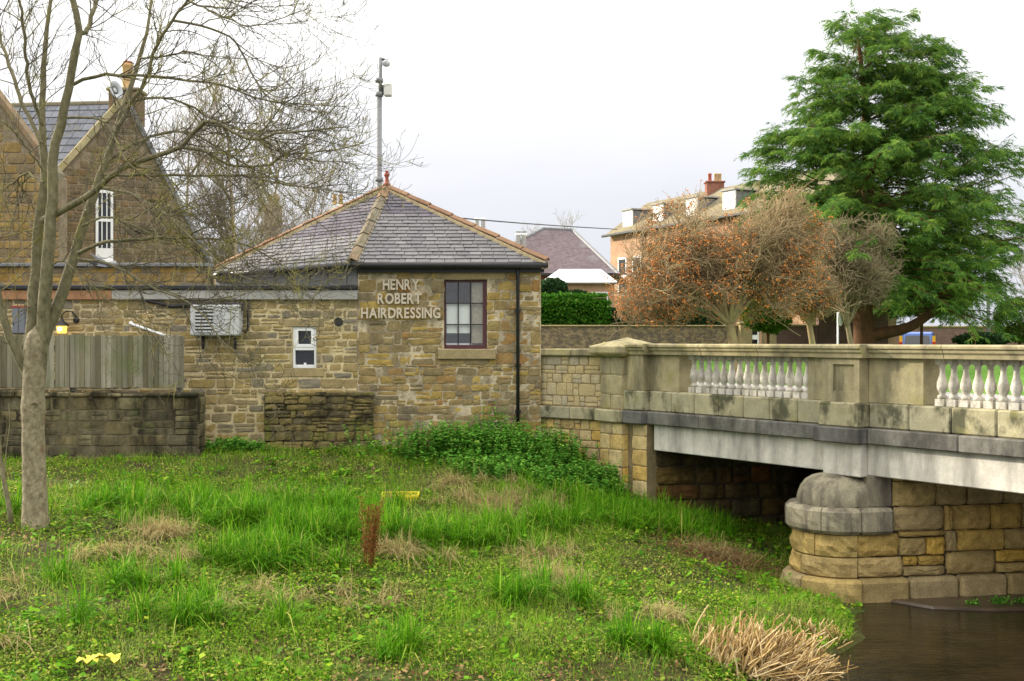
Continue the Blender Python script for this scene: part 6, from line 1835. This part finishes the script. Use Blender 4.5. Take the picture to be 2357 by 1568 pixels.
# straw
cl = []
for (cx, cy, rx, ry, n) in ((-4.6, 14.6, .7, .35, 800), (-1.4, 14.5, .45, .3, 650), (.45, 15.0, .35, .25, 450), (.65, 14.0, .5, .35, 600), (-.2, 17.2, 1.3, .5, 1400), (-3.7, 17.0, .4, .25, 350), (.3, 17.3, .8, .4, 700), (-4.4, 13.6, .8, .3, 500), (-5, 10.6, .7, .4, 350), (3.0, 16.9, .5, .25, 400), (-2.5, 12.6, 1.6, .5, 420), (1.6, 13.0, .8, .4, 300), (-.6, 18.2, 1.2, .4, 400), (-5.8, 12.4, 1.0, .6, 300)):
    sub = max(1, n // 60)
    for q in clump(cx, cy, rx, ry, sub): cl.append(clump(q[0], q[1], .12, .12, n // sub))
cl = np.concatenate(cl)
blades(cl[:, 0], cl[:, 1], gz(cl[:, 0], cl[:, 1]) + .02, GR.uniform(.15, .42, len(cl)), .95, GR.uniform(.004, .009, len(cl)), M_straw, 'dry_grass', 'dry straw coloured grass tufts scattered over the bank', 4, .8)
# fallen leaves and litter
x, y, z = scatter(60000, dens=lambda x, y: np.clip(1.05 - soil_band(x, y) * .95, 0.05, 1))
n = len(x); az = GR.uniform(0, 2 * PI, n); a = unit(np.stack([np.cos(az), np.sin(az), GR.normal(.0, .35, n)], 1)); bvec = unit(np.cross(a, np.array([0, 0, 1.0]) + GR.normal(0, .4, (n, 3)))); s_ = GR.uniform(.02, .065, n)[:, None]
V, Q = quads_at(np.stack([x, y, z + GR.uniform(.0, .05, n)], 1), a * s_, bvec * s_ * .4)
kind(tag(ob('leaf_litter', np_mesh('leaf_litter', V, Q), None, M_dead), 'brown fallen leaves and twigs on bare soil', 'leaf litter'), 'stuff')


# nettles by the hut wall
def nettles():
    pts = []
    for (cx, cy, rx, ry, n, h) in ((-.8, 20.05, 1.3, .5, 320, .58), (.5, 19.9, .9, .6, 220, .58), (1.3, 19.2, .7, .5, 150, .42), (-.25, 20.55, .5, .2, 40, .85), (.2, 18.9, 1.3, .5, 240, .34), (-4.9, 20.3, .5, .3, 50, .2), (-5.2, 20.6, .5, .2, 40, .22)):
        q = np.stack([GR.normal(cx, rx * .5, n), GR.normal(cy, ry * .5, n), h * GR.uniform(.6, 1.1, n)], 1); pts.append(q)
    q = np.concatenate(pts); q = q[(q[:, 1] < 20.85) & ~((q[:, 0] > .4) & (q[:, 1] > 21.3 - .9 * q[:, 0] - .1)) & ~((q[:, 1] > 20.6) & (q[:, 0] < -2.4) & (q[:, 0] > -4.7))]
    s1_ = (q[:, 0] - 2.10) * BF.u.x + (q[:, 1] - 19.76) * BF.u.y; q1 = (q[:, 0] - 2.10) * BF.w.x + (q[:, 1] - 19.76) * BF.w.y
    q = q[~((q1 > -.35) & (s1_ > -.7))]
    n = len(q); z = gz(q[:, 0], q[:, 1]); base = np.stack([q[:, 0], q[:, 1], z], 1)
    st = grow(GR, base, np.stack([GR.normal(0, .16, n), GR.normal(0, .16, n), np.ones(n)], 1), q[:, 2], 6, .2, 0, 0)
    V, Qs = tubes(st, np.linspace(.005, .002, 6)[None] * np.ones((n, 1)), 3)
    LP, LA, LB = [], [], []
    for k in range(9):
        t_ = .18 + .82 * k / 8; f = t_ * 5; i = min(int(f), 4); p = st[:, i] + (st[:, i + 1] - st[:, i]) * (f - i)
        for sgn in range(4 if k > 3 else 2):
            az = (k % 2) * PI / 2 + sgn * (PI if k <= 3 else PI / 2) + GR.normal(0, .3, n)
            a = unit(np.stack([np.cos(az), np.sin(az), GR.normal(-.15, .3, n)], 1)); b = unit(np.cross(a, np.array([0, 0, 1.0]) + GR.normal(0, .2, (n, 3))))
            s_ = (GR.uniform(.06, .105, n) * (1.15 - .55 * t_))[:, None]
            LP.append(p); LA.append(a * s_); LB.append(b * s_ * .36)
    Vl, Ql = quads_at(np.concatenate(LP), np.concatenate(LA), np.concatenate(LB))
    V, Q = merge([(V, Qs), (Vl, Ql)])
    kind(tag(ob('nettles', np_mesh('nettles', V, Q), None, M_nettle), 'dense dark green nettle bed against the hut and wing wall', 'nettles'), 'stuff')
nettles()


# knee-high leafy herbs dotted over the bank
def herbs():
    x, y, z = scatter(11000, dens=lambda x, y: np.clip((fbm(x * .7 + 11, y * .7, 61) - .48) * 7, 0, 1) * soil_band(x, y) * .22)
    n = len(x); st = grow(GR, np.stack([x, y, z], 1), np.stack([GR.normal(0, .35, n), GR.normal(0, .35, n), np.ones(n)], 1), GR.uniform(.07, .22, n), 4, .3)
    LP, LA, LB = [], [], []
    for k in range(6):
        f = .15 + .85 * k / 5; i = min(int(f * 3), 2); p = st[:, i] + (st[:, i + 1] - st[:, i]) * (f * 3 - i)
        for j in range(2):
            az = GR.uniform(0, 2 * PI, n); a = unit(np.stack([np.cos(az), np.sin(az), GR.normal(.05, .35, n)], 1)); b = unit(np.cross(a, np.array([0, 0, 1.0]) + GR.normal(0, .3, (n, 3))))
            s_ = GR.uniform(.04, .085, n)[:, None]; LP.append(p); LA.append(a * s_); LB.append(b * s_ * .45)
    V, Q = quads_at(np.concatenate(LP), np.concatenate(LA), np.concatenate(LB))
    kind(tag(ob('herbs', np_mesh('herbs', V, Q), None, M_herb), 'small leafy herbs in clumps on the lower bank', 'herbs'), 'stuff')
    # scattered broad leaves
    x, y, z = scatter(3000, dens=lambda x, y: .4 * soil_band(x, y)); n = len(x)
    az = GR.uniform(0, 2 * PI, n); a = unit(np.stack([np.cos(az), np.sin(az), GR.normal(.5, .35, n)], 1)); b = unit(np.cross(a, np.array([0, 0, 1.0]) + GR.normal(0, .3, (n, 3))))
    s_ = GR.uniform(.06, .15, n)[:, None]; V, Q = quads_at(np.stack([x, y, z + .03], 1), a * s_, b * s_ * .3)
    kind(tag(ob('broad_leaves', np_mesh('broad_leaves', V, Q), None, M_herb), 'scattered broad dock and dandelion leaves on the bank', 'weeds'), 'stuff')
    # brown dead brush by the little inlet under the bridge
    n = 900; b = np.stack([GR.normal(3.05, .5, n), GR.normal(16.7, .28, n)], 1); z = gz(b[:, 0], b[:, 1])
    p = grow(GR, np.stack([b[:, 0], b[:, 1], z], 1), np.stack([GR.normal(.3, .7, n), GR.normal(0, .6, n), np.abs(GR.normal(.35, .25, n))], 1), GR.uniform(.12, .4, n), 4, .4, -.1, -.4)
    V, Q = tubes(p, GR.uniform(.002, .005, n)[:, None] * np.ones((1, 4)), 3)
    kind(tag(ob('dead_brush', np_mesh('dead_brush', V, Q), None, M_dead), 'heap of dark brown dead stems left of the bridge pier', 'brush'), 'stuff')
herbs()


# dead reeds at the water's edge
def reeds():
    parts = []
    for (cx, cy, rx, ry, n, h, ln_) in ((2.55, 11.9, .55, .40, 420, .34, .16), (2.95, 12.05, .40, .30, 260, .30, .35), (2.25, 11.8, .35, .25, 140, .28, .16), (3.55, 13.35, .35, .2, 110, .16, .6)):
        b = np.stack([GR.normal(cx, rx * .5, n), GR.normal(cy, ry * .5, n)], 1); z = np.maximum(gz(b[:, 0], b[:, 1]), WATER - .05)
        d = np.stack([GR.normal(.18, ln_, n), GR.normal(-.1, ln_, n), np.abs(GR.normal(.75, .3, n))], 1)
        p = grow(GR, np.stack([b[:, 0], b[:, 1], z], 1), d, h * GR.uniform(.5, 1.3, n), 4, .18, -.1, -.15)
        parts.append(tubes(p, np.linspace(1.1, .8, 4)[None] * GR.uniform(.005, .010, n)[:, None], 5))
    # flattened stems lying over to the right
    n = 230; b = np.stack([GR.uniform(2.35, 3.0, n), GR.normal(11.55, .2, n)], 1); z = np.maximum(gz(b[:, 0], b[:, 1]), WATER) + GR.uniform(.02, .18, n)
    d = np.stack([GR.normal(.75, .4, n), GR.normal(.3, .5, n), GR.normal(.4, .3, n)], 1)
    p = grow(GR, np.stack([b[:, 0], b[:, 1], z], 1), d, GR.uniform(.2, .55, n), 4, .12, -.1, -.2)
    parts.append(tubes(p, GR.uniform(.005, .010, n)[:, None] * np.ones((1, 4)), 5))
    V, Q = merge(parts)
    kind(tag(ob('dead_reeds', np_mesh('dead_reeds', V, Q), None, M_reed), 'broken pale straw reeds at the water edge in the lower right', 'reeds'), 'stuff')
reeds()


# rust brown dock stalk
def dock():
    c = np.array([P(853, 0, 14.0).x, 14.0]); z = float(gz(c[:1], c[1:])[0])
    th = thing('dock_plant', (c[0], c[1], z), 'rust brown dead dock stalk standing among the green grass', 'plant')
    n = 11; b = np.stack([GR.normal(c[0], .03, n), GR.normal(c[1], .04, n), np.full(n, z)], 1)
    st = grow(GR, b, np.stack([GR.normal(.06, .07, n), GR.normal(0, .07, n), np.ones(n)], 1), GR.uniform(.45, .9, n), 8, .12)
    V, Q = tubes(st, np.linspace(.007, .003, 8)[None] * np.ones((n, 1)), 4); ob('stalks', np_mesh('stalks', V, Q), th, M_dock)
    p, d, *_ = spawn(GR, st, np.full((n, 8), .005), 2300, .25, 1, .4, 1.4); p = p + GR.normal(0, .03, p.shape)
    kind(leaf_cloud('seed_heads', p, 0, (.012, .026), GR, M_dock, th), 'stuff')
dock()

# yellow plastic crate half buried in the grass
cr_ = thing('plastic_crate', tuple(P(915, 1160, 17.2)), 'bright yellow plastic crate rim showing in the grass', 'crate')
zc = P(0, 1150, 17.2).z + .045; Fc_ = Frame((P(875, 0, 17.2).x, 17.2), (1, .04)); cw = .58
boxpart('rim', Fc_, 0, cw, -.01, .012, zc - .02, zc + .025, M_yellow, cr_, .004)
boxpart('rim', Fc_, 0, cw, .36, .38, zc - .02, zc + .025, M_yellow, cr_, .004)
for x in (0.0, cw - .02): boxpart('rim', Fc_, x, x + .02, .013, .359, zc - .021, zc + .024, M_yellow, cr_, .004)
for i in range(13): boxpart('slat', Fc_, .02 + i * .043, .042 + i * .043, -.006, .004, zc - .16, zc - .021, M_yellow, cr_, 0)
boxpart('band', Fc_, .01, cw - .01, -.008, .006, zc - .25, zc - .161, M_yellow, cr_, 0)

# yellowing cabbage-like leaves in the corner
for i, (px, py, D, lab) in enumerate(((205, 1548, 10.1, 'bright yellow dying leaf cluster at the bottom left corner'), (270, 1548, 10.15, 'smaller yellow leaf cluster beside the bright one at the bottom left'))):
    q = P(px, py, D); q.z = float(gz(np.array([q.x]), np.array([q.y]))[0])
    th = thing('yellow_leaves', tuple(q), lab, 'leaf', 'yellow leaves bottom left')
    for k in range(7 - 3 * i):
        az = GR.uniform(0, 2 * PI); L = GR.uniform(.09, .15); m = MB(); dv = Vector((math.cos(az), math.sin(az), .5)); sv = Vector((-math.sin(az), math.cos(az), 0))
        rows_ = [(0, .01, 0), (.3, .03, .1), (.6, .045, .1), (.85, .03, .02), (1, .004, -.05)]
        Vv = []
        for t_, w_, dz in rows_:
            c_ = q + Vector((0, 0, .08)) + dv * L * t_ + Vector((0, 0, dz * .4)); Vv += [c_ - sv * w_ + Vector((0, 0, .012)), c_, c_ + sv * w_ + Vector((0, 0, .012))]
        m.add(Vv, [f for j in range(4) for f in ((j * 3, j * 3 + 1, j * 3 + 4, j * 3 + 3), (j * 3 + 1, j * 3 + 2, j * 3 + 5, j * 3 + 4))]); m.build('leaf', M_yellowleaf, th, 0, True)

# wood pigeon in flight in front of the strip wall
def pigeon():
    c = P(228, 608, 19.0); th = thing('pigeon', tuple(c), 'grey pigeon flying past the white window behind the tree', 'bird')
    M_pg = plain('pigeon_grey', (.075, .075, .095), .7, .2, var=.2, scale=30)
    fw = Vector((.88, .42, -.22)).normalized()
    sp_ = [(-.17, .012), (-.12, .03), (-.05, .055), (.03, .06), (.09, .045), (.125, .03), (.15, .032), (.175, .026), (.19, .010), (.205, .003)]
    m = MB(); m.tube([c + fw * t_ for t_, r in sp_], [r for t_, r in sp_], 10); m.build('body', M_pg, th, 0, True)
    up = Vector((0, 0, 1)); sd_ = fw.cross(up).normalized()
    for sgn, lift in ((1, -.25), (-1, .55)):
        a = c + fw * .05 + sd_ * sgn * .04; mid = a + sd_ * sgn * .14 + up * lift * .16 + fw * .03; tip = a + sd_ * sgn * .34 + up * lift * .30 - fw * .10
        q = [a + fw * .045, mid + fw * .04, tip, tip - fw * .05, mid - fw * .11, a - fw * .10]
        m = MB(); m.prism(q, up * .008); m.build('wing', M_pg, th)
    t0 = c - fw * .14; m = MB(); m.prism([t0 + sd_ * .02, t0 - fw * .13 + sd_ * .06, t0 - fw * .14, t0 - fw * .13 - sd_ * .06, t0 - sd_ * .02], up * .006); m.build('tail', M_pg, th)
pigeon()

# small daffodil-like weed on the wing wall coping
wd = thing('wall_weed', tuple(WG.p(WL - .08, .1, -.12)), 'tiny yellow flowered weed on the wing wall coping', 'weed')
b = np.array([tuple(WG.p(WL - .08, .1, -.15))] * 14); st = grow(GR, b, np.stack([GR.normal(0, .5, 14), GR.normal(0, .5, 14), np.ones(14)], 1), GR.uniform(.05, .13, 14), 4, .3)
V, Q = tubes(st, np.full((14, 4), .004), 3); ob('stems', np_mesh('stems', V, Q), wd, M_grass)
o = leaf_cloud('flowers', st[:, -1].repeat(3, 0), 0, (.02, .04), GR, M_yellowleaf, wd)
# weeds along the wet ledge
n = 5
for i, (u_, y_) in enumerate(((1.35, -.58), (1.75, -.60), (2.05, -.62))):
    p = PFW.p(u_, y_, -3.5); th = thing('ledge_weed', tuple(p), '%s bright green weed tuft on the edge of the wet ledge' % ('leftmost', 'largest middle', 'rightmost')[i], 'weed', 'weeds on the wet ledge')
    k = (60, 160, 80)[i]; q = np.array(tuple(p)) + GR.normal(0, 1, (k, 3)) * np.array([.05, .03, .03]) * (1.4 if i == 1 else 1); q[:, 2] = np.abs(q[:, 2] + 3.5) - 3.51
    kind(leaf_cloud('leaves', q, 0, (.02, .05), GR, M_nettle, th), 'stuff')
